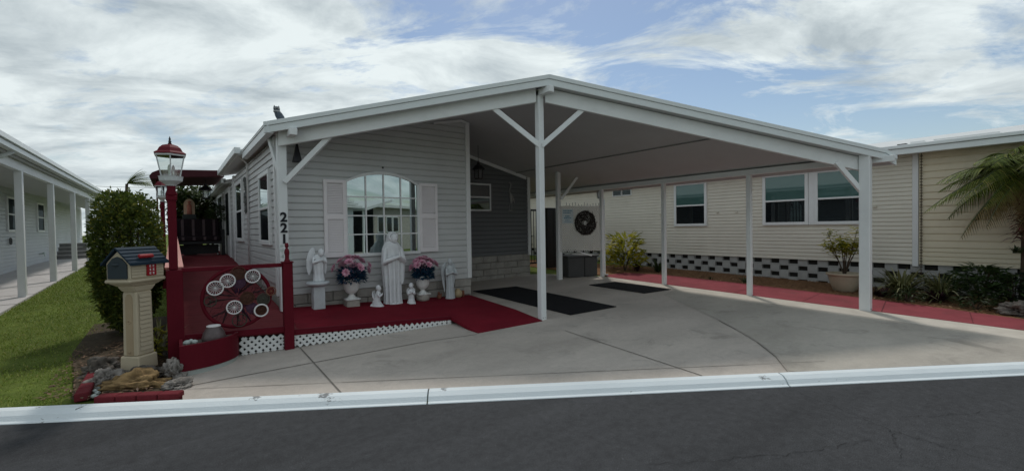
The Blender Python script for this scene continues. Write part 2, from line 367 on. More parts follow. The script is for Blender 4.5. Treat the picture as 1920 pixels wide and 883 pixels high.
M['concrete2'] = groundmat('concrete_second_pour', (.40,.37,.325), .12, .19, .9, (.17,.16,.14), -.25, .567, (.5,1.2,1), .3)
b = MB(); ring = [(6.37,3.34),(6.04,2.92),(5.63,2.46),(5.22,2.09),(4.83,1.83),onk(4.83),onk(8.16),(8.16,.2),(8.2,2.2),(8.3,5.3),(7.6,5.1)]
ring[5] = (4.86,onk(4.86)[1]+.004); b.add([G(x,y,.0035) for x,y in ring], [tuple(range(len(ring)))]); struct(b.build('driveway_second_pour','concrete2'))
# red path along the drive, mulch bed beyond it
b = MB(); ring = [(8.745,-.3),(9.45,-.7),(9.62,.6),(9.78,1.3),(9.95,2.4),(10.08,4.6),(10.12,6.8),(9.7,7.7),(8.95,7.75),(8.745,7.4)]
ring[0] = onk(8.745); ring[1] = onk(9.45)
b.prism([G(x,y,-.1) for x,y in ring], (0,0,.108))
path = struct(b.build('red_path', 'redpath'))
b = MB()
for y0,y1,x1 in [(1.0,1.15,9.72),(2.0,2.2,9.9),(3.1,3.2,9.98),(4.3,4.4,10.05),(5.6,5.6,10.08),(6.7,6.6,10.1)]:
    c = crack([G(8.76,y0,.0125),G(x1,y1,.0125)], .012, 0, ); b.add(c.v, c.f)
M['pathjoint'] = mat('path_joint', (.10,.02,.025), .95)
b.build('joint', 'pathjoint', path)
b = MB(); ring = [onk(9.45),onk(12.5),(12.5,16),(8.9,16),(8.9,7.75),(9.7,7.7),(10.12,6.8),(10.08,4.6),(9.95,2.4),(9.78,1.3),(9.62,.6)]
b.prism([G(x,y,-.1) for x,y in ring], (0,0,.102))
bed = struct(b.build('mulch_bed', 'mulch'))
b = MB()
for i in range(5200):
    x, y = R(9.6,11.55), R(-.6,9)
    if x < 9.62+.09*max(0,y)-.004*y*y+.05: continue
    p = G(x,y,.012+R(0,.015)); t = R(0,2*PI); b.leaf(p, (math.cos(t),math.sin(t),R(-.1,.3)), (0,0,1), R(.03,.075), R(.012,.03))
M['chips'] = leafmat('bark_chip', (.06,.03,.018), (.24,.13,.07), (.42,.28,.17), .0, .9)
o = b.build('mulch_chips', 'chips'); struct(o,'stuff'); tag(o, 'loose reddish brown bark chips on the bed beside the red path', 'mulch')
# left side: neighbour's walk, lawn, mulch round the mailbox
b = MB(); ys = [6+1.*i for i in range(35)]; wxr = lambda y: -2.34-.0135*(y-6) if y < 24 else -2.583-.005*(y-24)
for i in range(len(ys)-1):
    y0,y1 = ys[i],ys[i+1]; b.add([G(-4.6,y0,.025),G(wxr(y0),y0,.025),G(wxr(y0),y0,-.1),G(-4.6,y1,.025),G(wxr(y1),y1,.025),G(wxr(y1),y1,-.1)],[(0,1,4,3),(1,2,5,4)])
walk = struct(b.build('neighbour_walk', 'walk'))
b = MB()
for y in [9.5,11,12.5,14,15.6,17.2,19,21,23,25]:
    c = crack([G(-4.1,y,.0295),G(-2.42,y,.0295)], .03, 0); b.add(c.v,c.f)
b.build('joint', 'joint', walk)
b = MB(); b.add([G(x,y,.006) for x,y in [(-.75,5.0+.48),(.02,4.99),(.02,9.3),(-1.0,9.3),(-1.0,7.4),(-.85,6.4)]], [(0,1,2,3,4,5)])
struct(b.build('mailbox_bed', 'soil'))
b = MB()
for i in range(52000):
    y = 5.2+(R(0,1)**2.0)*22; x = R(-2.65,-.05)
    if s_of(x,y) < .19: continue
    if y < 9.3 and x > -.80-.1*noise.noise(V((x*3,y*3,0)))-(.1 if y > 6.5 else 0): continue
    if x < -2.4-(y-8)*.0125: continue
    q = noise.noise(V((x*1.3,y*1.3,3)))
    if q < -.35 and R(0,1) < .6: continue
    h = R(.012,.042)*(1+.5*q)*(1+y*.02); t = R(0,2*PI); w = .0025+.0007*y
    b.blade(G(x,y,-.005), (math.cos(t)*.6,math.sin(t)*.6,1), h, w, R(.1,.5), 2)
o = b.build('grass', 'grass'); struct(o,'stuff'); tag(o, 'short mown green grass between the hedge and the neighbour\'s concrete walk', 'grass')
b = MB()
for i in range(900):
    x, y = R(-.98,-.02), R(5.2,7.6)
    if s_of(x,y) < .2: continue
    t = R(0,2*PI); b.leaf(G(x,y,.012+R(0,.02)), (math.cos(t),math.sin(t),R(-.1,.4)), (0,0,1), R(.03,.07), R(.015,.03))
o = b.build('leaf_litter', 'litter'); struct(o,'stuff'); tag(o, 'dry brown leaves lying round the foot of the mailbox', 'leaf litter')

# ------------------------------------------------------------------ building helpers
def siding(b, o, a, nrm, z0, z1, ex, clip, depth=.018):
    """lapped courses on the vertical plane through o along a; clip(z) -> list of (a0,a1)"""
    o, a, nrm = V(o), V(a), V(nrm); z = z0
    while z < z1-1e-4:
        zt = min(z+ex, z1)
        for (l0,r0), (l1,r1) in zip(clip(z), clip(zt)):
            if r0-l0 < .01 or r1 < l1: continue
            P = lambda t, zz, d: V((o.x+a.x*t+nrm.x*d, o.y+a.y*t+nrm.y*d, zz))
            k = .74; zm = z+(zt-z)*k; lm, rm = l0+(l1-l0)*k, r0+(r1-r0)*k; zq = zt-(zt-z)*.10
            b.add([P(l0,z,-.006),P(r0,z,-.006),P(l0,z,depth),P(r0,z,depth),P(lm,zm,depth*.62),P(rm,zm,depth*.62),P(l1,zq,-.004),P(r1,zq,-.004),P(l1,zt,-.006),P(r1,zt,-.006)],
                  [(0,1,3,2),(2,3,5,4),(4,5,7,6),(6,7,9,8)])
        z = zt
def window(parent, o, a, nrm, a0, a1, z0, z1, up='paneup', lo='panedark', fw=.045, proud=.058, frame='trim', mid=None, wide=0.):
    """single-hung window: frame ring with a meeting rail, two panes as sub-parts"""
    o, a, nrm = V(o), V(a), V(nrm); Z = V((0,0,1)); m = mid or (z0+z1)/2
    b = MB(); q = lambda A, C, d=(0,proud): b.obox(o, a, nrm, Z, A, d, C)
    W = fw+wide
    q((a0-W,a1+W),(z1,z1+W)); q((a0-W,a1+W),(z0-W,z0)); q((a0-W,a0),(z0,z1)); q((a1,a1+W),(z0,z1)); q((a0,a1),(m-.02,m+.02),(0,proud-.004))
    w = b.build('window', frame, parent, bevel=.004)
    MB().obox(o,a,nrm,Z,(a0,a1),(.002,proud-.014),(m+.02,z1)).build('pane', up, w)
    MB().obox(o,a,nrm,Z,(a0,a1),(.002,proud-.020),(z0,m-.02)).build('pane', lo, w)
    return w
def strip_clip(poly, p, d):
    """interval of the 2-D line p+t*d inside a convex polygon"""
    t0, t1 = -1e9, 1e9; n = len(poly); area = sum(poly[i][0]*poly[(i+1)%n][1]-poly[(i+1)%n][0]*poly[i][1] for i in range(n)); sg = 1 if area > 0 else -1
    for i in range(n):
        ax, ay = poly[i]; bx, by = poly[(i+1)%n]; nx, ny = -(by-ay)*sg, (bx-ax)*sg
        den = nx*d[0]+ny*d[1]; num = nx*(p[0]-ax)+ny*(p[1]-ay)
        if abs(den) < 1e-9:
            if num < 0: return None
            continue
        t = -num/den
        if den > 0: t0 = max(t0,t)
        else: t1 = min(t1,t)
    return (t0,t1) if t1-t0 > .01 else None
def lattice(b, o, a, nrm, poly, pitch, w, th=.006):
    """diagonal lattice filling a convex polygon given in (along, z)"""
    o, a, nrm = V(o), V(a), V(nrm); Z = V((0,0,1)); h = .70711
    xs = [p[0] for p in poly]; zs = [p[1] for p in poly]
    for k, sgn in ((0,1),(1,-1)):
        d = (h, h*sgn); span = (max(xs)-min(xs))+(max(zs)-min(zs)); c = min(xs)-(max(zs)-min(zs))
        while c < max(xs)+(max(zs)-min(zs)):
            iv = strip_clip(poly, (c, min(zs) if sgn > 0 else max(zs)), d)
            if iv:
                z0 = min(zs) if sgn > 0 else max(zs)
                dv = a*d[0]+Z*d[1]; pv = a*(-d[1])+Z*d[0]
                b.obox(o+a*c+Z*z0+nrm*(k*th), dv, pv, nrm, iv, (-w/2,w/2), (0,th-.0005))
            c += pitch

# ------------------------------------------------------------------ carport
ZR, XR = 3.77, 4.446
def ztop(x): return ZR-(.2085*(XR-x) if x < XR else .244*(min(x,8.93)-XR))-max(0,x-8.93)*.62
SF, SP = 2.53, 2.70
def onsx(s, x): return (K0+s-.538*x)/.843
cp = thing('carport', (XR, onsx(SP,XR), zg(XR,5)), 'white gabled aluminium carport with slim posts and knee braces over the drive', 'carport')
XL, XE, XK = 1.15, 9.09, 8.93
YB = 9.75
b = MB()   # roof slabs, cut on the skew of the road
for x0,x1,yb in ((XL,XR,YB),(XR,XK,13.),(XK,XE,13.)):
    c = [(x0,onsx(SF,x0)+.03),(x1,onsx(SF,x1)+.03),(x1,yb),(x0,yb)]
    b.prism([V((x,y,ztop(x)-.13)) for x,y in c], (0,0,.118))
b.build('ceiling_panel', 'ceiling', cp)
b = MB()
for x0,x1 in ((XL-.10,XR),(XR,XK),(XK,XE+.01)):
    yb = YB+.01 if x0 < XR else 13.01
    c = [(x0,onsx(SF,x0)+.032),(x1,onsx(SF,x1)+.032),(x1,yb),(x0,yb)]
    b.prism([V((x,y,ztop(x)-.0105)) for x,y in c], (0,0,.012))
b.build('roof_sheet', 'roof', cp)
def slopeband(b, s, x0, x1, d0, d1, th):
    """board on the skew front plane following the roof slope, from d0 to d1 below the roof top"""
    p = [V((x,onsx(s,x),ztop(x)-d)) for x,d in ((x0,d0),(x1,d0),(x1,d1),(x0,d1))]
    b.prism(p, -NR*th)
b = MB()
for x0,x1 in ((XL-.10,XR),(XR,XK),(XK,XE)):
    slopeband(b, SF+.03, x0, x1, .058, .150, .03); slopeband(b, SF+.03, x0, x1, -.006, .054, .045)
    slopeband(b, SF+.03, x0, x1, .054, .058, .022)
# side gutters
for x,sg,yb in ((XL,-1,YB),(XE-.02,1,13.)):
    y0 = onsx(SF,x)+.035
    w_ = .085 if sg < 0 else .045; b.box(min(x,x+sg*w_), max(x,x+sg*w_), y0, yb, ztop(x)-(.165 if sg < 0 else .12), ztop(x)-.055)
    b.box(min(x,x+sg*(w_+.012)), max(x,x+sg*(w_+.012)), y0-.004, yb, ztop(x)-.052, ztop(x)-.016)
b.build('fascia', 'fascia', cp, bevel=.004)
b = MB()
for x0,x1 in ((XL+.10,XR-.06),(XR+.06,8.80)):
    slopeband(b, SP+.03, x0, x1, .132, .345, .06)
b.build('front_beam', 'white', cp, bevel=.004)
MB().box(8.69,8.81,onsx(SP,8.8)+.05,12.9,2.47,ztop(8.81)-.132).build('side_beam', 'white', cp, bevel=.004)
b = MB(); b.box(XR-.05,XR+.05,onsx(SF,XR)-.02,onsx(SF,XR)+.40,3.52,3.615); b.build('ridge_beam', 'white', cp, bevel=.004)
b = MB(); b.box(7.145,7.16,onsx(SP,7.1)+.05,12.5,ztop(7.16)-.150,ztop(7.16)-.131); b.build('ceiling_joint', 'heron', cp)
# beam stubs under the fascia
for x,z in ((1.36,2.93),(8.93,2.53)):
    b = MB(); b.box(x-.05,x+.05,onsx(SF,x)-.06 if x < 5 else onsx(SP,x)-.3,onsx(SP,x)+.05,z-.05,z+.05); b.build('beam_stub', 'white', cp, bevel=.005)
def post(x, y, zb, zt, w, d, nm='post', m='white'):
    b = MB(); b.box(x-w/2,x+w/2,y-d/2,y+d/2,zb,zt)
    return b.build(nm, m, cp, bevel=.008)
pL = post(1.275,7.18,.30,2.98,.125,.11)
pC = post(4.446,5.10,zg(4.45,5.1)-.01,3.60,.10,.10)
pRt = post(8.755,2.20,zg(8.75,2.2)-.01,2.62,.14,.14)
for y in (3.99,5.85,7.664): post(8.755,y,zg(8.75,y)-.01,2.50,.085,.085)
post(7.57,8.02,zg(7.57,8.02)-.01,ztop(7.57)-.12,.11,.09)
for (x,y,pp) in [(4.446,5.05,pC),(8.755,2.13,pRt)]:
    for dx in (-.022,.022): MB().ball((x+dx,y-.001,zg(x,y)+.03),.006,1).build('bolt', 'black', pp)
def brace(x0,z0,x1,z1,s=SP-.02,w=.075):
    b = MB(); b.beam((x0,onsx(s,x0),z0),(x1,onsx(s,x1),z1),.05,w); b.build('brace','white',cp,bevel=.004)
brace(1.30,2.25,1.84,2.91,2.74); brace(4.445,2.755,3.80,3.37,2.72); brace(4.445,2.765,4.98,3.31,2.72); brace(8.74,2.04,8.38,2.50,2.66)
b = MB(); b.beam((1.235,7.19,2.42),(1.175,7.50,2.95),.05,.07); b.build('brace','white',cp,bevel=.004)
b = MB(); b.beam((7.60,7.95,2.22),(8.08,7.83,2.80),.04,.06); b.build('brace','white',cp,bevel=.004)
# house number on the corner post
def textmesh(body, size, ext, bold=.0):
    cu = bpy.data.curves.new('t','FONT'); cu.body = body; cu.size = size; cu.extrude = ext; cu.offset = bold; cu.align_x = 'CENTER'; cu.resolution_u = 3
    o = bpy.data.objects.new('t', cu); COL.objects.link(o); dg = bpy.context.evaluated_depsgraph_get(); dg.update()
    me = bpy.data.meshes.new_from_object(o.evaluated_get(dg)); vs = [v.co.copy() for v in me.vertices]; fs = [tuple(p.vertices) for p in me.polygons]
    bpy.data.objects.remove(o); bpy.data.meshes.remove(me); return vs, fs
def text_on(name, body, org, ax, nrm, size, m, parent, ext=.004, bold=.0):
    vs, fs = textmesh(body, size, ext, bold); org, ax, nrm = V(org), V(ax), V(nrm); b = MB()
    b.add([org+ax*v.x+V((0,0,1))*v.y+nrm*v.z for v in vs], fs); return b.build(name, m, parent)
for ch,z in (('2',1.685),('2',1.53),('1',1.37)):
    text_on('house_number', ch, (1.275,7.118,z), (1,0,0), (0,-1,0), .185, 'ink', pL, .006, .006)

# ------------------------------------------------------------------ grey house
YF, YR2 = 7.4, 9.2
hs = thing('mobile_home', (1.25,YF,.3), 'long grey vinyl-sided mobile home with arched front window and blocks below', 'house')
def zc(x): return ztop(x)-.125
def clipF(z):
    l = 1.25
    if z > zc(1.25): l = XR-(zc(XR)-z)/.2085
    r = 4.56
    if z > zc(4.56): r = XR+max(0,(zc(XR)-z))/.244
    return [(l, min(r,4.56))]
b = MB(); siding(b, (0,YF,0), (1,0,0), (0,-1,0), .576, zc(XR)-.005, .108, clipF)
siding(b, (1.25,0,0), (0,1,0), (-1,0,0), .735, 2.93, .108, lambda z: [(YF,13.1)])
siding(b, (1.25,0,0), (0,1,0), (-1,0,0), .735, 2.93, .108, lambda z: [(13.2,19.5)])
b.box(1.262,4.548,YF+.012,YR2,.58,2.80); b.box(1.262,7.56,YR2+.022,24,.85,2.80)
b.build('wall', 'siding', hs)
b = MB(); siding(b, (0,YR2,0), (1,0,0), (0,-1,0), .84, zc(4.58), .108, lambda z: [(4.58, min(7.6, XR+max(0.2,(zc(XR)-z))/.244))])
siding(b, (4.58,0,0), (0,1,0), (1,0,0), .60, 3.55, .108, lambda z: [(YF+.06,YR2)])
b.build('rear_wall', 'siding_shaded', hs)
b = MB()   # foundation of stone-faced blocks
for (x0,x1,y,zb,zt,n,rows) in ((1.27,4.62,YF+.02,.10,.574,9,3),(4.6,7.62,YR2+.02,.18,.838,7,4)):
    h = (zt-zb)/rows; w = (x1-x0)/n
    for r_ in range(rows):
        for i in range(n+1):
            a0 = max(x0, x0+(i-(r_%2)*.5)*w); a1 = min(x1, x0+(i+1-(r_%2)*.5)*w)
            if a1-a0 < .05: continue
            b.box(a0+.004,a1-.004,y-.02-R(0,.012),y+.1,zb+r_*h+.004,zb+(r_+1)*h-.004)
    b.build('foundation', 'block', hs, bevel=.008); b = MB()
for i in range(30):
    for r_ in range(2): b.box(1.275,1.36,7.44+i*.4+.004+(r_*.2),7.44+(i+1)*.4-.004+(r_*.2),.30+r_*.215,.30+(r_+1)*.215-.006)
b.build('foundation', 'block', hs, bevel=.008)
MB().box(1.30,4.6,YF+.06,YF+.12,.1,.575).build('foundation_backing', 'joint', hs); MB().box(4.6,7.6,YR2+.06,YR2+.12,.2,.84).build('foundation_backing', 'joint', hs)
b = MB()
for q in ((1.205,1.29,YF-.032,YF+.06,.576,2.95),(4.53,4.62,YF-.034,YF+.05,.576,3.55),(7.54,7.63,YR2-.036,YR2+.05,.80,2.90),(1.215,1.262,13.08,13.25,.74,2.95)): MB().box(*q).build('corner_trim','trim',hs,bevel=.004)
b.prism([V((3.85,YF-.02,zc(3.85)-.06)),V((XR,YF-.02,zc(XR)-.06)),V((4.62,YF-.02,zc(4.62)-.06)),V((4.62,YF-.02,zc(4.62)-.02)),V((XR,YF-.02,zc(XR)-.02)),V((3.85,YF-.02,zc(3.85)-.02))],(0,-.016,0)); b.build('frieze_trim','trim',hs); b = MB()
b.prism([V((4.7,YR2-.02,zc(4.7)-.09)),V((7.5,YR2-.02,zc(7.5)-.09)),V((7.5,YR2-.02,zc(7.5)-.01)),V((4.7,YR2-.02,zc(4.7)-.01))],(0,-.016,0))
b.build('frieze_trim', 'trim', hs)
# roof behind the carport roof, eave and gutter on the left
b = MB(); b.prism([V((1.0,YB+.02,3.09)),V((XR,YB+.02,3.80)),V((7.9,YB+.02,2.96)),V((7.9,YB+.02,2.90)),V((XR,YB+.02,3.70)),V((1.0,YB+.02,2.99))],(0,4.0,0))
b.prism([V((1.08,YB+4.03,2.90)),V((XR,YB+4.03,3.60)),V((7.9,YB+4.03,2.80)),V((7.9,YB+4.03,2.70)),V((XR,YB+4.03,3.50)),V((1.08,YB+4.03,2.80))],(0,11,0))
b.build('roof', 'roof', hs)
b = MB(); b.box(.94,1.04,YB,YB+4.02,3.01,3.13); b.box(1.03,1.12,YB+4.03,YB+15,2.82,2.94); b.build('gutter', 'fascia', hs, bevel=.006)
b = MB(); b.tube([(1.06,10.2,3.02),(1.14,10.25,2.96),(1.205,10.3,2.9),(1.205,10.3,.62)],.019,8); b.build('downspout', 'trim', hs, True)
# arched front window
def arch(x0,x1,zs,rise,n=16):
    c = (x0+x1)/2; hw = (x1-x0)/2; Rr = (hw*hw+rise*rise)/(2*rise)
    return [(c+hw*math.cos(PI*i/n)*1.0, zs+rise-Rr+math.sqrt(max(0,Rr*Rr-(hw*math.cos(PI*i/n))**2))) for i in range(n+1)]
wx0,wx1,wz0,wzs,wr = 2.255,3.485,1.155,2.325,.155
def ringpts(e): return [(wx0-e,wz0-e),(wx1+e,wz0-e)]+arch(wx0-e,wx1+e,wzs,wr+e)
b = MB(); inn = ringpts(-.0); out = ringpts(.05); n = len(inn)
for i in range(n):
    j = (i+1)%n
    q = [inn[i],inn[j],out[j],out[i]]
    b.prism([V((x,YF-.052,z)) for x,z in q], (0,.05,0))
wn = b.build('arched_window', 'trim', hs)
b = MB(); b.prism([V((x,YF-.030,z)) for x,z in inn], (0,.02,0)); b.build('pane', 'mirror', wn)
b = MB()
for i in range(1,4):
    x = wx0+(wx1-wx0)*i/4; b.box(x-.011,x+.011,YF-.046,YF-.031,wz0,wzs+wr-(.045 if i != 2 else .004))
for z in (1.47,1.78,2.09,): b.box(wx0,wx1,YF-.044,YF-.0312,z-.010,z+.010)
b.build('muntin', 'trim', wn)
def shutter(x0,x1,z0,z1):
    b = MB(); y = YF-.062; fr = .05
    b.box(x0,x1,y,YF-.012,z0,z0+fr*1.6); b.box(x0,x1,y,YF-.012,z1-fr,z1); b.box(x0,x0+fr,y,YF-.012,z0+fr*1.6,z1-fr); b.box(x1-fr,x1,y,YF-.012,z0+fr*1.6,z1-fr)
    zm = (z0+z1)/2+.03; b.box(x0+fr,x1-fr,y,YF-.012,zm-.04,zm+.04); b.box(x0+.01,x1-.01,YF-.024,YF-.011,z0+.01,z1-.01)
    z = z0+fr*1.6+.008
    while z < z1-fr-.02:
        if not (zm-.06 < z < zm+.04):
            b.add([V((x0+fr,y+.012,z)),V((x1-fr,y+.012,z)),V((x1-fr,y+.028,z+.024)),V((x0+fr,y+.028,z+.024)),V((x0+fr,y+.028,z)),V((x1-fr,y+.028,z))],[(0,1,2,3),(0,4,5,1)])
        z += .027
    b.build('shutter', 'shutter', hs)
shutter(1.892,2.235,1.115,2.35); shutter(3.525,3.885,1.13,2.365)
b = MB(); b.ball((2.87,YF-.03,2.60),.018,1); b.build('hook', 'black', hs)
# side windows and door
SW = ((1.25,0,0),(0,1,0),(-1,0,0))
window(hs, *SW, 7.92, 8.80, 1.40, 2.45, wide=.03)
window(hs, *SW, 11.35, 12.45, 1.40, 2.62, wide=.03)
window(hs, *SW, 16.2, 17.9, 1.45, 2.65, wide=.03)
b = MB(); b.box(1.20,1.236,14.0,15.1,.86,2.75); d = b.build('door', 'trim', hs, bevel=.004)
MB().box(1.188,1.199,14.2,14.9,1.45,2.6).build('pane','panedark',d)
window(hs, (0,YR2,0), (1,0,0), (0,-1,0), 4.75, 6.30, 2.00, 2.60, 'panenight', 'panenight', .04)

# ------------------------------------------------------------------ red ramp deck
dk = thing('ramp_deck', (.1,6.05,.1), 'dark red wheelchair ramp and deck with white lattice skirting before the grey house', 'deck')
def dz(x,y): return .365-.047*(x-.59)+.04*(y-(6.08-.1*x))
def fy(x): return 6.078-.1*x
b = MB(); T = V((0,0,-.045))
def slab(b, pts): b.prism([V(p) for p in pts], T)
slab(b, [(x,y,dz(x,y)) for x,y in ((1.2,fy(1.2)),(3.226,fy(3.226)),(3.226,YF-.02),(1.2,YF-.02))])
slab(b, [(3.226,fy(3.226),dz(3.226,fy(3.226))),(3.24,5.04,.138),(4.36,5.0,.152),(4.43,5.75,.205)])
slab(b, [(3.226,fy(3.226),dz(3.226,fy(3.226))),(4.43,5.75,.205),(4.56,YF-.02,dz(4.56,YF)),(3.226,YF-.02,dz(3.226,YF))])
b.build('deck_floor', 'reddeck', dk)
b = MB(); slab(b, [(x,y,dz(x,y)) for x,y in ((.06,fy(.06)),(1.2,fy(1.2)),(1.2,6.15),(.06,6.15))])
rz = lambda x,y: dz(x,y) if y <= 7.3 else min(.9, dz(.6,7.3)+(.895-dz(.6,7.3))*(y-7.3)/7.2)
y = 6.153
while y < 19:
    slab(b, [(.06,y,rz(.06,y)),(1.225,y,rz(1.225,y)),(1.225,y+.137,rz(1.225,y+.137)),(.06,y+.137,rz(.06,y+.137))]); y += .142
b.build('ramp_floor', 'fadedred', dk)
b = MB()   # solid side wall with a cap
b.prism([V((-.075,y,z)) for y,z in ((5.98,zg(0,5.98)-.02),(14.4,.2),(14.4,1.42),(5.98,1.145))], (.145,0,0)); b.build('side_wall', 'red', dk, bevel=.004)
b = MB(); b.prism([V((-.085,y,z)) for y,z in ((6.1,1.15),(14.4,1.421),(14.4,1.44),(6.1,1.17))], (.165,0,0)); b.build('cap_rail', 'skylit_cap', dk)
b = MB(); b.box(1.036,1.142,5.89,5.995,zg(1.09,5.95)-.01,1.16); b.box(1.026,1.152,5.88,6.005,1.16,1.178)
b.build('newel_post', 'red', dk, bevel=.005)
b = MB(); b.beam((.06,6.02,1.142),(1.04,5.955,1.137),.055,.045); b.beam((.075,6.02,.40),(1.04,5.94,.36),.05,.07)
b.beam((1.14,5.95,.305),(3.23,fy(3.23)+.012,.215),.05,.07)
b.build('rail', 'red', dk, bevel=.004)
def skirt(x0,x1):
    o = V((0,fy(0)-.015,0)); a = V((1,-.1,0)).normalized(); nn = V((-.1,-1,0)).normalized()
    k = 1/a.x; g = lambda x: zg(x,fy(x))+.004
    poly = [(x0*k,g(x0)),(x1*k,g(x1)),(x1*k,dz(x1,fy(x1))-.05),(x0*k,dz(x0,fy(x0))-.05)]
    b = MB(); lattice(b, o, a, nn, poly, .075, .030, .006); b.build('lattice_skirt', 'lattice', dk)
    b = MB(); b.prism([o-nn*.05+a*p+V((0,0,q)) for p,q in poly], -nn*.01); b.build('skirt_backing', 'dark', dk)
skirt(.58,1.03); skirt(1.15,3.225)
tag_items = []

# lamp posts
def lamp(x, y, zb, zpost, zl, k, label, grp):
    t = thing('lamp_post', (x,y,zb), label, 'lamp post', grp)
    b = MB(); w = .037*k; b.box(x-w,x+w,y-w,y+w,zb,zpost); b.box(x-w*1.25,x+w*1.25,y-w*1.25,y+w*1.25,zpost-.05*k,zpost); b.build('post','red',t,bevel=.006)
    b = MB(); b.lathe([(.05*k,0),(.05*k,.02*k),(.036*k,.06*k),(.04*k,.10*k)],(x,y,zpost),16); b.build('cap','red',t,True)
    n = 6; z0 = zl
    b = MB(); b.lathe([(.035*k,-.13*k),(.03*k,-.10*k),(.05*k,-.07*k),(.095*k,-.035*k),(.10*k,0),(.105*k,.012*k),(.085*k,.014*k)],(x,y,z0),12,PI/6); hd = b.build('lantern','lampwhite',t)
    r0,r1,h = .088*k,.132*k,.225*k
    b = MB()
    for i in range(n):
        a = PI/6+2*PI*i/n; p = V((x+r0*math.cos(a),y+r0*math.sin(a),z0+.012*k)); q = V((x+r1*math.cos(a),y+r1*math.sin(a),z0+h))
        b.tube([p,q],.0055*k,6)
    b.lathe([(.142*k,h-.012*k),(.145*k,h+.008*k),(.125*k,h+.008*k),(.125*k,h-.012*k)],(x,y,z0),6,PI/6)
    b.build('frame','lampwhite',hd)
    b = MB(); vs = []
    for i in range(n):
        a0 = PI/6+2*PI*i/n; a1 = PI/6+2*PI*(i+1)/n
        P = lambda a,r,z: V((x+r*math.cos(a),y+r*math.sin(a),z))
        b.add([P(a0,r0*.97,z0+.014*k),P(a1,r0*.97,z0+.014*k),P(a1,r1*.97,z0+h-.01*k),P(a0,r1*.97,z0+h-.01*k)],[(0,1,2,3)])
    b.build('glass_panel','glass',hd)
    b = MB(); b.lathe([(.148*k,h+.004*k),(.150*k,h+.016*k),(.118*k,h+.036*k),(.10*k,h+.070*k),(.070*k,h+.096*k),(.035*k,h+.108*k),(.016*k,h+.112*k)],(x,y,z0),6,PI/6)
    b.build('roof','lampred',hd)
    b = MB(); b.lathe([(.02*k,h+.11*k),(.010*k,h+.13*k),(.015*k,h+.14*k),(.007*k,h+.15*k),(.010*k,h+.163*k),(.001*k,h+.195*k)],(x,y,z0),8); b.build('finial','black',hd,True)
    b = MB()
    for i in range(3):
        a = 2*PI*i/3; cx,cy = x+.022*k*math.cos(a),y+.022*k*math.sin(a)
        b.lathe([(.008*k,.01*k),(.008*k,.06*k),(.014*k,.085*k),(.012*k,.11*k),(.002*k,.13*k)],(cx,cy,z0),8)
    b.build('bulb','bulb',hd,True)
lamp(-.008,6.03,1.15,1.945,2.14,1.06,'white lantern with red dome roof on the tall red post beside the mailbox','lamp posts along the red ramp')
lamp(-.185,12.6,.3,2.14,2.36,1.0,'smaller-looking white lantern farther back, half hidden behind the front lantern','lamp posts along the red ramp')

# wheel decoration hung on the railing
wc = V((.568,5.965,.795)); wr_ = .352
wd = thing('wheel_decoration', wc, 'big red wagon-wheel ring hung with twigs and small white wheels on the railing', 'wheel ornament')
def wz(px,py): return V((.2+(px-80)/930*.735, 5.94, 1.142-(py-95)/785*.695))
b = MB(); b.torus(wc, wr_-.018, .020, (0,1,0), 48, 8); b.build('rim','red',wd,True)
b = MB()
for i in range(14):
    a = 2*PI*i/14+.2; p = wc+V((math.cos(a)*wr_*.98,0,math.sin(a)*wr_*.98)); q = wc+V((math.cos(a)*R(0,.06),0,math.sin(a)*.05))
    b.tube([p,p.lerp(q,.5)+V((R(-.03,.03),R(-.01,.01),R(-.03,.03))),q],[.006,.011,.005],6)
b.build('spoke','twig',wd,True)
b = MB()
for i in range(240):
    a = R(0,2*PI); r = wr_*math.sqrt(R(.02,.85)); p = wc+V((math.cos(a)*r,R(-.012,.012),math.sin(a)*r)); t = a+R(-.8,.8); L = R(.04,.14)
    q = p+V((math.cos(t)*L,R(-.01,.01),math.sin(t)*L))
    if (q-wc).length < wr_*.97: b.tube([p,(p+q)/2+V((R(-.01,.01),0,R(-.01,.01))),q],[.0025,.002,.001],4)
b.build('twig','twig',wd)
b = MB(); b2_ = MB()
for i in range(60):
    a = R(4.9,5.5) if i%2 else R(1.2,1.9); r = wr_*R(.1,.85); p = wc+V((math.cos(a)*r,-.012,math.sin(a)*r)); q = p+V((math.cos(a)*.1,0,math.sin(a)*.1))
    if (q-wc).length < wr_*.96: (b if i%2 else b2_).tube([p,q],[.004,.002],4)
b.build('ribbon_twig','purpletwig',wd); b2_.build('ribbon_twig','purpletwig',wd)
def wheel(px,py,r,m,spokes,depth,ring=.0075,hub=True):
    c = wz(px,py)+V((0,depth,0)); b = MB(); b.torus(c, r-ring*.6, ring, (0,1,0), 28, 6)
    for i in range(spokes):
        a = 2*PI*i/spokes; d = V((math.cos(a),0,math.sin(a))); b.tube([c+d*.012,c+d*(r-ring)],[.0018,.0028],5)
    if hub: b.ball(c,(.013,.010,.013),1)
    return b.build('small_wheel', m, wd, True)
for px,py,r in ((275,340,.080),(425,258,.076),(737,223,.077),(497,605,.078)): wheel(px,py,r,'whitewheel',16,-.03)
wheel(835,680,.074,'whitewheel',0,-.03,.009,False)
for px,py,r,m in ((665,505,.075,'wicker'),(560,170,.075,'wicker'),(870,540,.070,'greenwicker'),(975,440,.052,'terracotta'),(835,680,.055,'wicker'),(215,500,.06,'greenwicker'),(560,780,.075,'greenwicker')):
    wheel(px,py,r,m,8,-.012,.006,True)

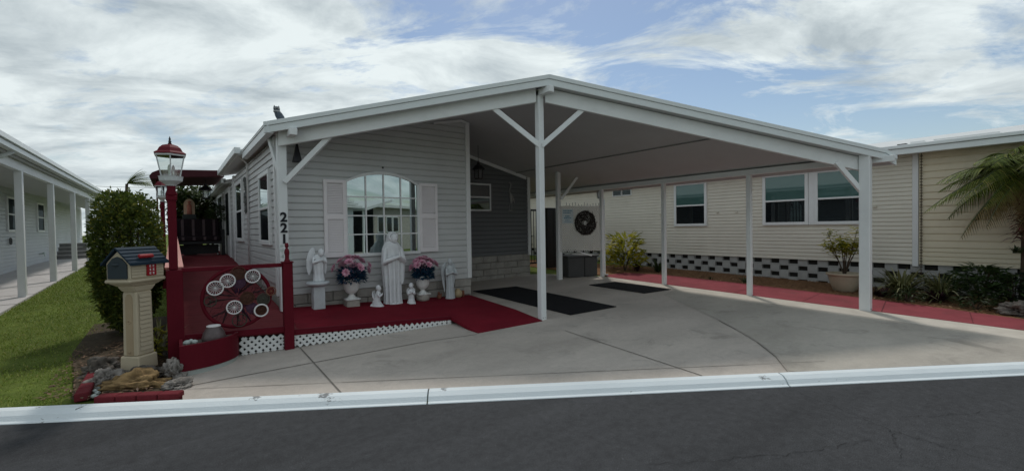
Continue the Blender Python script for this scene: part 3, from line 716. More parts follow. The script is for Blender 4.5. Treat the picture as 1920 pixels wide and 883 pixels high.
M['basket1'] = mat('brown_basket', (.085,.04,.028), .9, .4, 40, .6, 90); M['basket2'] = mat('grey_green_basket', (.065,.062,.05), .9, .4, 40, .6, 90); M['basket3'] = mat('mauve_basket', (.065,.03,.055), .9, .4, 40, .6, 90)
for px,py,r,m in ((660,500,.070,'basket1'),(835,680,.052,'basket1'),(560,185,.066,'basket1'),(570,300,.065,'basket3'),(720,640,.062,'basket3'),(870,545,.060,'basket2'),(970,440,.044,'lampred')):
    c = wz(px,py)+V((0,.008,0)); b = MB(); k = 24
    vs = [c+V((0,-.022,0))]+[c+V((q*r*math.cos(2*PI*i/k),-.016*(1.3-q),q*r*math.sin(2*PI*i/k))) for q in (.35,.7,1.) for i in range(k)]
    b.add(vs,[(0,1+i,1+(i+1)%k) for i in range(k)]+[(1+j*k+i,1+(j+1)*k+i,1+(j+1)*k+(i+1)%k,1+j*k+(i+1)%k) for j in range(2) for i in range(k)]); b.build('basket',m,wd)
# figurine standing on the newel post
fx,fyy,fz = 1.089,5.942,1.178
t = tag(MB().lathe([(.034,0),(.034,.012),(.026,.02),(.022,.06),(.03,.11),(.024,.145),(.012,.16),(.02,.175),(.024,.195),(.016,.215),(.004,.226)],(fx,fyy,fz),12).ball((fx-.014,fyy,fz+.215),(.008,.006,.016),1).ball((fx+.014,fyy,fz+.215),(.008,.006,.016),1).build('cat_figurine','lampred',None,remesh=.005),'small red cat-shaped figurine standing on the red newel post','figurine')
b = MB()
for i in range(26):
    sg = -1 if i%2 else 1; p = V((fx+sg*R(.02,.03),fyy+.03+R(0,.015),fz+R(.03,.2))); b.leaf(p,(sg,R(-.3,.3),R(-.9,.6)),(0,-1,0),R(.03,.06),R(.02,.035))
b.tube([(fx-.05,fyy+.04,fz+.10),(fx+.05,fyy+.04,fz+.10)],.004,5); tag(b.build('ruffle_ornament','figleaf'),'white ruffled ornament behind the red cat figurine on the post','ornament')

# corner planter with a bowl and pebbles
pc = V((.07,6.0,0))
def arcp(r0,z,n=14): return [V((pc.x-.02,pc.y+.0,z))]+[V((pc.x-.02+r0[0]*math.sin(PI/2*i/n), pc.y-r0[1]*math.cos(PI/2*i/n), z)) for i in range(n+1)]
pl = thing('corner_planter', (.1,5.8,.1), 'dark red quarter-round planter box at the drive corner below the wheel', 'planter')
n = 14; b = MB()
ro, ri = (.52,.44), (.485,.405); zt, zb = .405, .145
for i in range(n):
    A = [arcp(r,z)[1+i+k] for z in (zb,zt) for r in (ro,ri) for k in (0,1)]
    b.add(A, [(0,1,5,4),(2,6,7,3),(4,5,7,6),(0,2,3,1)])
b.box(pc.x-.05,pc.x-.02,pc.y-.44,pc.y,zb,zt-.0); b.box(pc.x-.02,pc.x+.5,pc.y-.035,pc.y-.005,zb,zt+.0)
b.build('body','red',pl)
b = MB(); b.prism(arcp((.484,.404),.345),(0,0,.025)); b.build('soil','rock',pl)
b = MB(); b.prism(arcp((.510,.430),.085),(0,0,.058)); b.build('base','mintbase',pl)
t = thing('bowl_light', (.33,5.82,.37), 'upturned smoky bowl with a white top sitting in the corner planter', 'bowl')
b = MB(); b.lathe([(.105,.0),(.115,.03),(.10,.09),(.072,.14),(.064,.155)],(.325,5.82,.365),24); b.build('bowl','smoke',t,True)
b = MB(); b.lathe([(.066,.155),(.068,.164),(.058,.170)],(.325,5.82,.365),24); b.build('top','whitewheel',t,True)
for i,(x,y,r,l) in enumerate(((.085,5.70,.034,'pale green pebble nearest the left edge of the corner planter'),(.150,5.70,.030,'pale pebble beside the bowl at the front of the corner planter'),(.12,5.78,.026,'small grey-green pebble at the back of the corner planter'))):
    tag(MB().ball((x,y,.385+r*.7),(r,r*.9,r*.75),2,.15,1.5,i).build('pebble','pebble',None,True),l,'pebble','pebbles in the corner planter')
tag(MB().tube([(.36,5.90,.365),(.50,5.945,.37)],[.02,.016],8).build('driftwood','rock',None,True),'short grey stick lying at the right end of the corner planter','stick')

# ------------------------------------------------------------------ statues along the house front (each figure one cast piece)
def head(b, c, r, look=V((0,-1,0)), hair=True):
    c = V(c); b.ball(c,(r*.82,r*.92,r*1.12),3)
    f = V(look).normalized(); s_ = f.cross(V((0,0,1))).normalized(); u = s_.cross(f)
    b.ball(c+f*r*.98-u*r*.08,(r*.15,r*.22,r*.26),1)              # nose
    b.ball(c+f*r*.80-u*r*.52,(r*.26,r*.16,r*.12),1)              # mouth and chin
    b.ball(c+f*r*.70-u*r*.82,(r*.28,r*.26,r*.22),1)
    for sg in (-1,1): b.ball(c+f*r*.80+s_*sg*r*.34+u*r*.18,(r*.17,r*.08,r*.08),1)   # brow and eyes
    if hair: b.ball(c-f*r*.18+u*r*.16,(r*.95,r*.98,r*1.12),2)
def praying_arms(b, sh_l, sh_r, hands, r0, r1, sleeve=0.):
    for p in (sh_l,sh_r):
        p = V(p); h = V(hands); e = (p+h)/2; e.z = min(p.z,h.z)-(p.z-h.z)*.15-r0*1.2; e.x = p.x+(p.x-h.x)*.25
        b.tube([p,e,h],[r0,r0*.95+sleeve,r1],10)
    h = V(hands); b.ball(h+V((0,-r1*.5,r1*1.6)),(r1*.55,r1*.5,r1*1.9),2); b.ball(h+V((0,-r1*.2,0)),(r1*1.05,r1*.9,r1*.9),2)
    for k in range(4): b.tube([h+V((0,-r1*(.75-.3*k),r1*1.2)),h+V((0,-r1*(.55-.25*k),r1*(3.4-.25*abs(k-1))))],[r1*.24,r1*.14],6)
# tall robed figure
X0,Y0,Z0 = 2.905,7.13,.295; H = 1.205
b = MB(); rr = []
for z,rx,ry,dx,fa in ((0,.150,.12,0,.09),(.03,.145,.115,0,.10),(.15,.132,.105,0,.12),(.35,.138,.105,0,.11),(.55,.146,.108,0,.08),(.72,.158,.115,0,.05),(.85,.172,.118,0,.02),(.95,.160,.105,0,.01),(1.0,.125,.088,0,0),(1.03,.075,.065,0,0)):
    rr.append((X0+dx,Y0,Z0+z,rx,ry,fa*1.25,11,z*1.6+.4*math.sin(z*9)))
b.loft(rr, 88)
b.loft([(X0,Y0+.012,Z0+z,rx,ry,fa*1.5,9,z*2.4) for z,rx,ry,fa in ((.28,.145,.10,.06),(.45,.155,.112,.05),(.7,.172,.12,.035),(.86,.172,.118,.02),(.97,.15,.10,.01),(1.03,.11,.08,0),(1.06,.07,.07,0))], 72)  # mantle
b.tube([(X0,Y0,Z0+.98),(X0+.01,Y0-.02,Z0+1.08)],[.06,.05],10)
head(b, (X0+.018,Y0-.060,Z0+1.105), .070, (.25,-1,-.25), False); b.torus((X0+.012,Y0-.045,Z0+1.125),.078,.012,(.2,-1,.15),28,8)
b.ball((X0,Y0+.018,Z0+1.128),(.080,.078,.088),3); b.loft([(X0,Y0+.03,Z0+z,rx,ry,0,4,0) for z,rx,ry in ((.92,.13,.07),(1.02,.10,.065),(1.09,.085,.07),(1.15,.075,.065))],24)  # veil
praying_arms(b, (X0-.125,Y0-.02,Z0+.93), (X0+.125,Y0-.02,Z0+.93), (X0+.055,Y0-.165,Z0+.80), .055,.026,.016)
b.loft([(X0+.14,Y0-.05,Z0+z,rx,.03,.1,5,z*4) for z,rx in ((.33,.02),(.40,.045),(.6,.055),(.8,.06),(.88,.03))],16)   # hanging sleeve
b.loft([(X0+.01,Y0,Z0+z,rx,ry,.03,6,0) for z,rx,ry in ((0,.165,.13),(.035,.15,.12))],32)
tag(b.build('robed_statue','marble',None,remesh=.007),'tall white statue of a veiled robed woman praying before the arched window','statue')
# kneeling child figures
def kneeler(x,y,z,yaw,label):
    b = MB(); c = V((0,0,0))
    b.loft([(0,.0,.0,.075,.105,.0,4,0),(0,0,.025,.072,.10,.02,5,0),(0,.01,.05,.06,.085,.03,5,1),(0,.02,.10,.052,.062,.03,5,2),(0,.0,.17,.042,.045,.02,4,0),(0,-.015,.23,.045,.04,0,4,0),(0,-.012,.255,.03,.028,0,4,0),(0,-.012,.275,.02,.02,0,4,0)],24)
    b.loft([(0,.06,.0,.07,.07,.0,4,0),(0,.06,.04,.06,.06,.05,6,0),(0,.05,.075,.03,.03,0,4,0)],20)
    head(b,(0,-.02,.308),.042,(0,-1,-.15))
    praying_arms(b,(-.04,-.02,.225),(.04,-.02,.225),(0,-.075,.205),.02,.011)
    for sg in (-1,1): b.loft([(sg*.03,.045,.12,.008,.012,0,4,0),(sg*.045,.055,.17,.028,.012,0,4,0),(sg*.05,.06,.235,.025,.01,0,4,0),(sg*.04,.055,.27,.006,.006,0,4,0)],12)
    b.box(-.07,.07,-.10,.13,-.0,.014)
    m = Matrix.Rotation(yaw,3,'Z'); b.v = [tuple(m@V(v)+V((x,y,z))) for v in b.v]
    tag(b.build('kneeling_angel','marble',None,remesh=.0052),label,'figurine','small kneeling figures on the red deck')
kneeler(2.585,6.98,.297,.9,'small white kneeling child figure at the left of the tall robed statue')
kneeler(3.185,7.02,.277,-.35,'small white kneeling child figure at the right of the tall robed statue')
# pedestal and its angel
t = thing('pedestal', (1.73,7.15,.36), 'pale square pedestal with round top by the left end of the front wall', 'pedestal')
b = MB(); b.box(1.648,1.812,7.07,7.23,.355,.70); b.build('shaft','greystone',t,bevel=.008)
b = MB(); b.lathe([(.10,.70),(.135,.715),(.165,.735),(.168,.757),(.155,.772),(.0,.772)],(1.73,7.15,0),32); b.build('top','greystone',t,True)
X0,Y0,Z0 = 1.745,7.15,.773
b = MB(); b.loft([(X0,Y0,Z0+z,rx,ry,fa,7,z*6) for z,rx,ry,fa in ((0,.075,.07,.03),(.02,.085,.08,.04),(.12,.07,.065,.08),(.22,.075,.065,.06),(.30,.085,.06,.03),(.37,.08,.05,.0),(.41,.04,.04,0))],32)
head(b,(X0+.03,Y0-.05,Z0+.435),.048,(.3,-1,-.5)); b.tube([(X0,Y0,Z0+.37),(X0+.02,Y0-.03,Z0+.42)],[.035,.03],8)
praying_arms(b,(X0-.07,Y0-.02,Z0+.36),(X0+.075,Y0-.02,Z0+.36),(X0+.03,Y0-.10,Z0+.33),.028,.014)
for sg,dx,k in ((-1,-.035,1.15),(1,.02,.9)):
    b.loft([(X0+dx+sg*.09,Y0+.06,Z0+.10,.010,.012,0,4,0),(X0+dx+sg*.085,Y0+.06,Z0+.2,.035*k,.018,0,4,0),(X0+dx+sg*.07,Y0+.06,Z0+.33,.05*k,.022,.05,6,0),(X0+dx+sg*.045,Y0+.06,Z0+.44,.045*k,.02,.05,6,0),(X0+dx+sg*.03,Y0+.06,Z0+.51*min(1,k),.022,.012,0,4,0)],16)
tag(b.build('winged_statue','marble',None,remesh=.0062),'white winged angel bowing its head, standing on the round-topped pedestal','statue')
# slim standing angel at the right
X0,Y0,Z0 = 4.01,7.15,.262
b = MB(); b.loft([(X0,Y0,Z0+z,rx,ry,fa,8,z*3) for z,rx,ry,fa in ((0,.095,.075,.02),(.02,.092,.07,.05),(.2,.075,.06,.08),(.4,.078,.058,.06),(.52,.09,.058,.03),(.58,.075,.05,0),(.61,.03,.03,0),(.635,.028,.028,0))],32)
head(b,(X0,Y0-.012,Z0+.675),.047,(0,-1,-.1))
praying_arms(b,(X0-.08,Y0-.02,Z0+.55),(X0+.08,Y0-.02,Z0+.55),(X0,Y0-.10,Z0+.49),.028,.015,.008)
for sg in (-1,1): b.loft([(X0+sg*.085,Y0+.055,Z0+.12,.008,.01,0,4,0),(X0+sg*.105,Y0+.055,Z0+.3,.025,.014,0,4,0),(X0+sg*.115,Y0+.055,Z0+.48,.042,.018,.05,6,0),(X0+sg*.10,Y0+.055,Z0+.60,.045,.018,.05,6,0),(X0+sg*.07,Y0+.055,Z0+.66,.015,.01,0,4,0)],16)
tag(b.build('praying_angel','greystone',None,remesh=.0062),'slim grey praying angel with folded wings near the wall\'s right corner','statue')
# urns and their flowers
def urn(x,y,z,k,base,label,grp='flower urns by the arched window'):
    t = thing('urn',(x,y,z),label,'urn',grp)
    b = MB()
    if base == 'square': b.box(x-.10*k,x+.10*k,y-.10*k,y+.10*k,z,z+.125*k); b.build('plinth','oldstone',t,bevel=.012)
    else: b.lathe([(.085*k,0),(.115*k,.03*k),(.122*k,.07*k),(.115*k,.115*k),(.10*k,.135*k)],(x,y,z),24); b.build('plinth','oldstone',t,True)
    z += .125*k
    b = MB(); b.box(x-.11*k,x+.11*k,y-.11*k,y+.11*k,z,z+.022*k)
    b.lathe([(.085*k,.022*k),(.06*k,.045*k),(.036*k,.075*k),(.034*k,.088*k),(.055*k,.098*k),(.088*k,.125*k),(.112*k,.17*k),(.122*k,.23*k),(.124*k,.29*k),(.135*k,.325*k),(.137*k,.335*k),(.12*k,.335*k),(.118*k,.25*k),(.0,.2*k)],(x,y,z),32)
    o = b.build('bowl','urn',t); 
    for p in o.data.polygons: p.use_smooth = True
    return z+.30*k
def bouquet(x,y,z,n,rx,h,seed,label,low=0):
    random.seed(seed); t = thing('flower_bouquet',(x,y,z),label,'flowers','pink flower arrangements in the urns')
    b = MB()
    for i in range(760):
        a = R(0,2*PI); r = rx*.85*math.sqrt(R(0,1)); zz = z+R(-.03,h*.66)*(1-.3*r/rx); d = V((math.cos(a),math.sin(a),R(-.5,.9)))
        b.leaf((x+r*math.cos(a)*.75,y+r*math.sin(a)*.6,zz),d,(0,0,1),R(.05,.085),R(.025,.042),.2,.2)
    b.build('leaves','teal',t)
    for i in range(n):
        a = 2*PI*i/n*1.0+R(-.2,.2); ring = i%3; r = rx*(.84,.58,.25)[ring]; c = V((x+r*math.cos(a),y+r*math.sin(a)*.75,z+h*(.62,.82,.95)[ring]+R(-.03,.03)))
        if low and i%4 == 0: c.z -= h*.25
        out = (c-V((x,y,z+h*.3))).normalized(); s_ = out.cross(V((0,0,1))).normalized(); u = s_.cross(out); b = MB(); fr = R(.070,.092)
        for ringk,(rk,tilt,num) in enumerate(((1.,.35,9),(.75,.75,8),(.45,1.2,6))):
            for j in range(num):
                th = 2*PI*j/num+ringk*.4; d = (s_*math.cos(th)+u*math.sin(th))*math.cos(tilt)+out*math.sin(tilt)
                b.leaf(c+out*.004*ringk,d,out,fr*rk*R(.9,1.15),fr*rk*.85,.18,.1)
        b.tube([V((x,y,z)),c],[.003,.003],4)
        b.build('flower','pink',t)
zt1 = urn(2.235,7.17,.315,1.0,'square','white urn on a square stone plinth, left of the robed statue')
bouquet(2.235,7.13,zt1+.01,19,.31,.36,3,'wide bunch of pink roses over teal leaves in the urn on the square plinth',1)
zt2 = urn(3.47,7.17,.272,.98,'round','white urn on a rounded stone plinth, right of the robed statue')
bouquet(3.47,7.13,zt2+.01,19,.26,.33,11,'tight mound of pink roses over blue leaves in the urn on the rounded plinth')
random.seed(21)
t = tag(MB().ball((3.80,7.18,.32),(.045,.05,.055),2).ball((3.775,7.15,.385),(.024,.026,.026),2).tube([(3.765,7.13,.38),(3.745,7.105,.376)],[.010,.004],6).tube([(3.84,7.2,.34),(3.87,7.22,.37)],[.018,.006],6).build('duck_figurine','terracotta',None,remesh=.006),'small brown duck-like clay figure beside the rounded urn plinth','figurine')
tag(MB().lathe([(.05,0),(.075,.03),(.085,.07),(.075,.115),(.04,.14),(.035,.155),(.042,.165)],(4.20,7.2,.255),20).build('clay_jar','jar',None,True),'buff round clay jar right of the slim grey angel','jar')
tag(MB().lathe([(.028,0),(.032,.06),(.025,.10),(.03,.12)],(4.32,7.22,.25),14).build('small_vase','terracotta',None,True),'small brown vase next to the buff jar at the house corner','vase')

# ------------------------------------------------------------------ mailbox
mx,my,mz = -.31,5.965,.155
F = V((-.70,-.714,0)).normalized(); Rt = V((-F.y,F.x,0))   # faces the road, turned a little
mb = thing('mailbox',(mx,my,mz),'tan plastic pedestal mailbox with slate-blue shingled roof and red flag','mailbox')
O = V((mx,my,0)); Z = V((0,0,1))
def mo(b,A,B,C): return b.obox(O,Rt,F,Z,A,B,C)     # right, front, up
b = MB(); 
def tap(b,w0,d0,z0,w1,d1,z1,dy=0): b.loft([],3) if 0 else b.add([O+Rt*sx*w+F*(sy*d+dy)+Z*z for z,w,d in ((z0,w0,d0),(z1,w1,d1)) for sx,sy in ((-1,-1),(1,-1),(1,1),(-1,1))],[(0,1,2,3),(4,5,6,7),(0,1,5,4),(1,2,6,5),(2,3,7,6),(3,0,4,7)])
tap(b,.125,.125,mz,.12,.12,mz+.15); tap(b,.098,.105,mz+.15,.090,.10,mz+.80); tap(b,.090,.10,mz+.80,.105,.15,mz+.86); tap(b,.105,.15,mz+.86,.14,.22,mz+.90)
pst = b.build('pedestal','mailtan',mb,bevel=.012)
b = MB()
for i in range(13):
    z = mz+.20+i*.045; b.add([O+Rt*.098+F*-.07+Z*z,O+Rt*.098+F*.07+Z*z,O+Rt*.105+F*.07+Z*z,O+Rt*.105+F*-.07+Z*z,O+Rt*.0965+F*-.07+Z*(z+.038),O+Rt*.0965+F*.07+Z*(z+.038)],[(0,1,2,3),(3,2,5,4)])
b.build('louvre','mailtan',pst)
M['mailtan2'] = mat('tan_plastic_inset', (.40,.31,.20), .55, .06, 4)
b = MB(); pts = [(-.045,.16),(.045,.16)]+[(.045*math.cos(PI*i/10),.72+.06*math.sin(PI*i/10)) for i in range(11)]
b.prism([O+Rt*x+F*.100+Z*(mz+z) for x,z in pts],F*.008); b.build('front_panel','mailtan2',pst)
b = MB(); b.torus(O+F*.110+Z*(mz+.50),.016,.006,F,16,6); b.torus(O+F*.118+Z*(mz+.19),.010,.004,F,12,6); b.build('knob','mailtan2',pst)
b = MB(); mo(b,(-.165,.165),(-.222,.235),(mz+.90,mz+.935)); b.build('shelf','mailtan',mb,bevel=.012)
b = MB(); mo(b,(-.150,.150),(-.205,.215),(mz+.935,mz+1.105))
b.prism([O+F*-.205+Rt*x+Z*(mz+z) for x,z in ((-.150,1.105),(.150,1.105),(0,1.222))],F*.42)
body = b.build('body','mailtan',mb,bevel=.006)
b = MB()
for i in range(5):
    z = mz+.955+i*.028
    for sg in (1,-1): b.add([O+Rt*sg*r+F*f+Z*zz for r,f,zz in ((.151,-.19,z),(.151,.20,z),(.160,.20,z),(.160,-.19,z),(.151,-.19,z+.024),(.151,.20,z+.024))],[(0,1,2,3),(3,2,5,4)])
b.build('siding','mailtan',body)
b = MB(); pts = [(-.122,.945),(.122,.945),(.122,1.085),(.06,1.145),(0,1.165),(-.06,1.145),(-.122,1.085)]
b.prism([O+Rt*x+F*.215+Z*(mz+z) for x,z in pts],F*.014); dr = b.build('door','maildoor',mb)
b = MB(); b.ball(O+F*.235+Z*(mz+1.085),(.05,.02,.018),2); b.build('handle','maildoor',dr,True)
b = MB()
for sg in (1,-1):
    for i in range(5):
        t0,t1 = i/5,(i+1)/5; x0,x1 = .190*(1-t0),.190*(1-t1); z0,z1 = mz+1.075+.165*t0,mz+1.075+.165*t1
        b.add([O+Rt*sg*x+F*f+Z*z for x,z in ((x0,z0),(x0,z0+.026),(x1,z1+.014),(x1,z1)) for f in (-.235,.245)],[(0,1,3,2),(2,3,5,4),(4,5,7,6),(0,2,4,6),(1,7,5,3),(0,6,7,1)])
b.build('roof','mailblue',mb)
b = MB(); q = V((0,0,0)); sl = (Rt*-.205+Z*.18).normalized(); nn = (Rt*.18+Z*.205).normalized()
cflag = O+Rt*.138+Z*(mz+1.148)+F*.02
b.obox(cflag,F,sl,nn,(-.09,.09),(-.022,.022),(.002,.035)); b.build('flag','mailred',mb,bevel=.01)
b = MB(); c = O+Rt*.157+F*-.03+Z*(mz+1.02)
pts = [(-.058,-.06),(.058,-.06),(.058,.05),(.03,.066),(0,.075),(-.03,.066),(-.058,.05)]
b.prism([c+F*x+Z*z for x,z in pts],Rt*.012); pq = b.build('number_plaque','mailred',mb)
b = MB()
for i in range(3):
    for sx in (-1,1):
        p = c+Rt*.0125+F*sx*.02+Z*(.036-.036*i); b.obox(p,F,Z,Rt,(-.010,.010),(.005,.010),(0,.003)); b.obox(p,F,Z,Rt,(-.010,.010),(-.010,-.005),(0,.003)); b.obox(p,F,Z,Rt,(-.003,.003) if i%2 else (.004,.010),(-.005,.005),(0,.003))
b.build('character','whitewheel',pq)

mb.scale = (.88,.88,1)
# rocks and edging round its foot
rocks = [((-.33,5.56,.095),(.30,.13,.105),'rockgold','long golden brown boulder lying in front of the mailbox',UU),
 ((-.56,5.82,.12),(.12,.11,.10),'rocklight','pale grey rock left of the golden boulder',None),
 ((-.02,5.62,.13),(.085,.15,.13),'rocklight','tall pale rock leaning between mailbox and red planter',None),
 ((.00,5.24,.10),(.11,.10,.06),'rocklight','low pale rock by the kerb right of the golden boulder',None),
 ((-.30,5.83,.13),(.30,.10,.07),'rock','flat dark grey rock directly under the mailbox foot',UU),
 ((-.62,6.25,.13),(.16,.13,.11),'rock','dark rock behind the pale left rock at the lawn edge',None),
 ((-.02,6.6,.14),(.11,.12,.12),'rock','dark rock behind the mailbox against the red side wall',None),
 ((-.10,7.0,.15),(.10,.10,.09),'rocklight','small pale rock at the foot of the hedge by the wall',None)]
for i,(c,r,m,l,ax) in enumerate(rocks):
    b = MB(); b.ball((0,0,0),r,5,.55,1.5,i+2)
    if ax: 
        mm = Matrix.Rotation(-.567,3,'Z'); b.v = [tuple(mm@V(v)) for v in b.v]
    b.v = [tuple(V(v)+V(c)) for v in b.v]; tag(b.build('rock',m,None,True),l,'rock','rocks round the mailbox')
b = MB()
e0,e1 = su(.20,u_of(-.62,5.25)),su(.20,u_of(.02,4.95))
for i in range(4):
    p = e0.lerp(e1,i/4+.005); q = e0.lerp(e1,(i+1)/4-.005); d = (q-p).normalized(); a = V((-d.y,d.x,0)); b.obox(p+Z*.05,d,a,Z,(0,(q-p).length),(0,.10),(0,.075))
tag(b.build('front_edging','brick',None,bevel=.008),'row of red edging bricks along the white kerb below the golden boulder','edging')
b = MB()
for i in range(5):
    p = V((-.68,5.42+i*.185,.07)); b.obox(p,V((0,1,0)),V((-1,0,0)),Z,(0,.178),(-.05,.05),(0,.075))
tag(b.build('side_edging','brick',None,bevel=.008),'row of red edging bricks between the lawn and the mailbox rocks','edging')
for i,(x,y) in enumerate(((-.60,5.42),(-.585,5.5),(-.61,5.58),(-.57,5.36),(-.60,5.66))):
    tag(MB().ball((x,y,.10),(.022,.022,.018),2,.2,1.5,i).build('white_pebble','pebble',None,True),'small white pebble inside the red edging left of the golden boulder','pebble','white pebbles inside the edging')

# ------------------------------------------------------------------ plants
def hedge():
    random.seed(5); t = thing('hedge_bush',(-.53,8.25,.15),'tall rounded dense green bush behind the mailbox','bush')
    b = MB()
    for i in range(16500):
        while True:
            p = V((R(-1,1),R(-1,1),R(-1,1)))
            if .60 < p.length < 1.02: break
        q = (abs(p.x)**3.0+abs(p.y)**3.0+abs(p.z)**3.6)**(1/3.2)
        p = p/q*p.length if q > 0 else p
        k = 1+.08*noise.noise(p*2.6)+.07*noise.noise(p*6)+(R(.02,.11) if R(0,1) < .04 else 0)
        taper = 1-.22*max(0,-p.z)
        c = V((-.525+p.x*.385*k*taper,8.30+p.y*.55*k*taper,1.15+p.z*.92*k))
        d = (p.normalized()*.6+V((R(-1,1),R(-1,1),R(-.4,1)))).normalized()
        b.leaf(c,d,V((R(-1,1),R(-1,1),1)),R(.032,.085),R(.018,.042),.2,.15)
    b.build('crown','hedge',t)
    b = MB()
    for i in range(7):
        a = R(0,2*PI); b.tube([(-.53+.05*math.cos(a),8.25+.05*math.sin(a),.1),(-.53+.15*math.cos(a),8.25+.2*math.sin(a),.7),(-.53+.25*math.cos(a),8.25+.35*math.sin(a),1.6)],[.03,.022,.008],6)
    b.build('trunk','stem',t)
hedge()
def leafplant(name,x,y,z,n,rx,rz,m,size,label,cat='plant',group=None,seed=1,w=.4,up=.5,stems=5,ry=None):
    random.seed(seed); t = thing(name,(x,y,z),label,cat,group); b = MB(); ry = ry or rx
    for i in range(n):
        a = R(0,2*PI); r = math.sqrt(R(0.02,1)); zz = R(.12,1); k = math.sqrt(max(.05,1-(zz*2-1.0)**2*.8))*(1+.25*math.sin(3*a+seed))
        p = V((x+rx*r*k*math.cos(a),y+ry*r*k*math.sin(a),z+rz*zz))
        b.leaf(p,(math.cos(a)+R(-.5,.5),math.sin(a)+R(-.5,.5),R(-.3,up*2)),(0,0,1),size*R(.6,1.2),size*w*R(.7,1.2),.15,R(.1,.4))
    b.build('leaves',m,t)
    b = MB()
    for i in range(stems):
        a = R(0,2*PI); b.tube([(x,y,z-.02),(x+rx*.3*math.cos(a),y+ry*.3*math.sin(a),z+rz*.45),(x+rx*.7*math.cos(a),y+ry*.7*math.sin(a),z+rz*.85)],[.012,.009,.004],5)
    b.build('stem','stem',t); return t
def strap(name,x,y,z,n,L,w,m,arch,label,group=None,seed=1,cat='plant',spread=.8):
    random.seed(seed); b = MB()
    for i in range(n):
        a = R(0,2*PI); e = R(.35,1.4)**1; d = V((math.cos(a)*spread*R(.3,1),math.sin(a)*spread*R(.3,1),e))
        b.blade((x+R(-.04,.04),y+R(-.04,.04),z),d,L*R(.6,1.1),w*R(.7,1.2),arch*R(.5,1.2),5)
    return tag(b.build(name,m),label,cat,group)
strap('yellow_plant',-.16,6.75,.13,26,.62,.03,'spider',.35,'spiky yellow-green plant between the mailbox and the red side wall',seed=4)
leafplant('low_shrub',-.22,6.45,.12,120,.14,.35,'croton',.09,'low yellow-tinged leafy shrub behind the mailbox post',seed=3)
leafplant('croton_bush',10.15,8.05,zg(10.15,8),420,.55,.98,'croton',.26,'large bright yellow-green leafy bush beside the lattice screen','bush',seed=2,w=.28,up=.7,ry=.5)
strap('strap_plant',10.55,7.25,zg(10.5,7.2),60,.65,.035,'agave',.5,'grey-green strappy clump between the yellow bush and the block foundation',seed=6)
strap('strap_plant',10.3,7.75,zg(10.4,7.6),40,.5,.03,'purple',.5,'dark strappy clump under the right side of the yellow bush',seed=9)
strap('bed_plant',10.25,4.75,zg(10.2,4.8),22,.30,.03,'agave',.35,'small green tuft in the mulch right of the third carport post',seed=8)
strap('bed_plant',10.2,5.55,zg(10.2,5.5),12,.16,.02,'agave',.35,'tiny green sprig in the mulch left of the small tuft',seed=10)
strap('spider_plant',10.75,2.15,zg(10.7,2.2),190,1.0,.04,'spider',.6,'pale arching striped strap plant just right of the front corner post',seed=12,spread=.9)
strap('spider_plant',10.75,1.62,zg(10.7,1.6),160,.9,.038,'spider',.6,'second arching striped strap plant nearer the dark ferns',seed=13,spread=.9)
strap('purple_plant',10.42,1.62,zg(10.4,1.6),110,.36,.03,'purple',.45,'dark purple strappy plant below the second striped plant',seed=14,spread=.9)
strap('purple_plant',10.35,2.38,zg(10.3,2.4),60,.34,.03,'purple',.45,'dark purple strappy plant close behind the front corner post',seed=15,spread=.9)
leafplant('ground_shrub',10.1,1.95,zg(10.1,1.95),150,.28,.20,'agave',.09,'low green mound at the edge of the red path by the striped plants',seed=16)
leafplant('ground_shrub',10.1,1.12,zg(10.1,1.1),130,.26,.20,'agave',.10,'low green mound at the edge of the red path below the dark ferns',seed=17)
for i,(x,y,rx,rz,n,l,m) in enumerate(((10.95,1.15,.36,.62,500,'dark fern-like shrub left of the palm trunk','fern'),(10.85,.78,.34,.55,450,'dense black-green shrub directly under the palm fronds','fern'),(10.75,.42,.32,.6,350,'dusty grey-green shrub at the right edge of the bed','greyfern'))):
    leafplant('dark_shrub',x,y,zg(x,y),n,rx,rz,m,.15,l,'shrub','dark shrubs under the palm',20+i,.3,.4)
random.seed(31)
# low arching fern fronds reaching left
def fern(x,y,z,n,L,label,seed):
    random.seed(seed); b = MB()
    for i in range(n):
        a = R(0,2*PI); d = V((math.cos(a),math.sin(a),R(.5,1.1))).normalized(); Lf = L*R(.7,1.1); pts = [V((x,y,z))+d*Lf*t+V((0,0,-.6*Lf*t*t)) for t in [k/8 for k in range(9)]]
        b.tube(pts,.003,4)
        for k in range(2,9):
            h = V((-d.y,d.x,0)).normalized()
            for sg in (-1,1): b.leaf(pts[k],h*sg+d*.6,(0,0,1),.11*(1-k/11),.02,.1,.3)
    return tag(b.build('fern',M['fern']),label,'fern')
fern(11.0,1.5,zg(11,1.5)+.25,26,.75,'dark arching fern in front of the yellow siding',33)
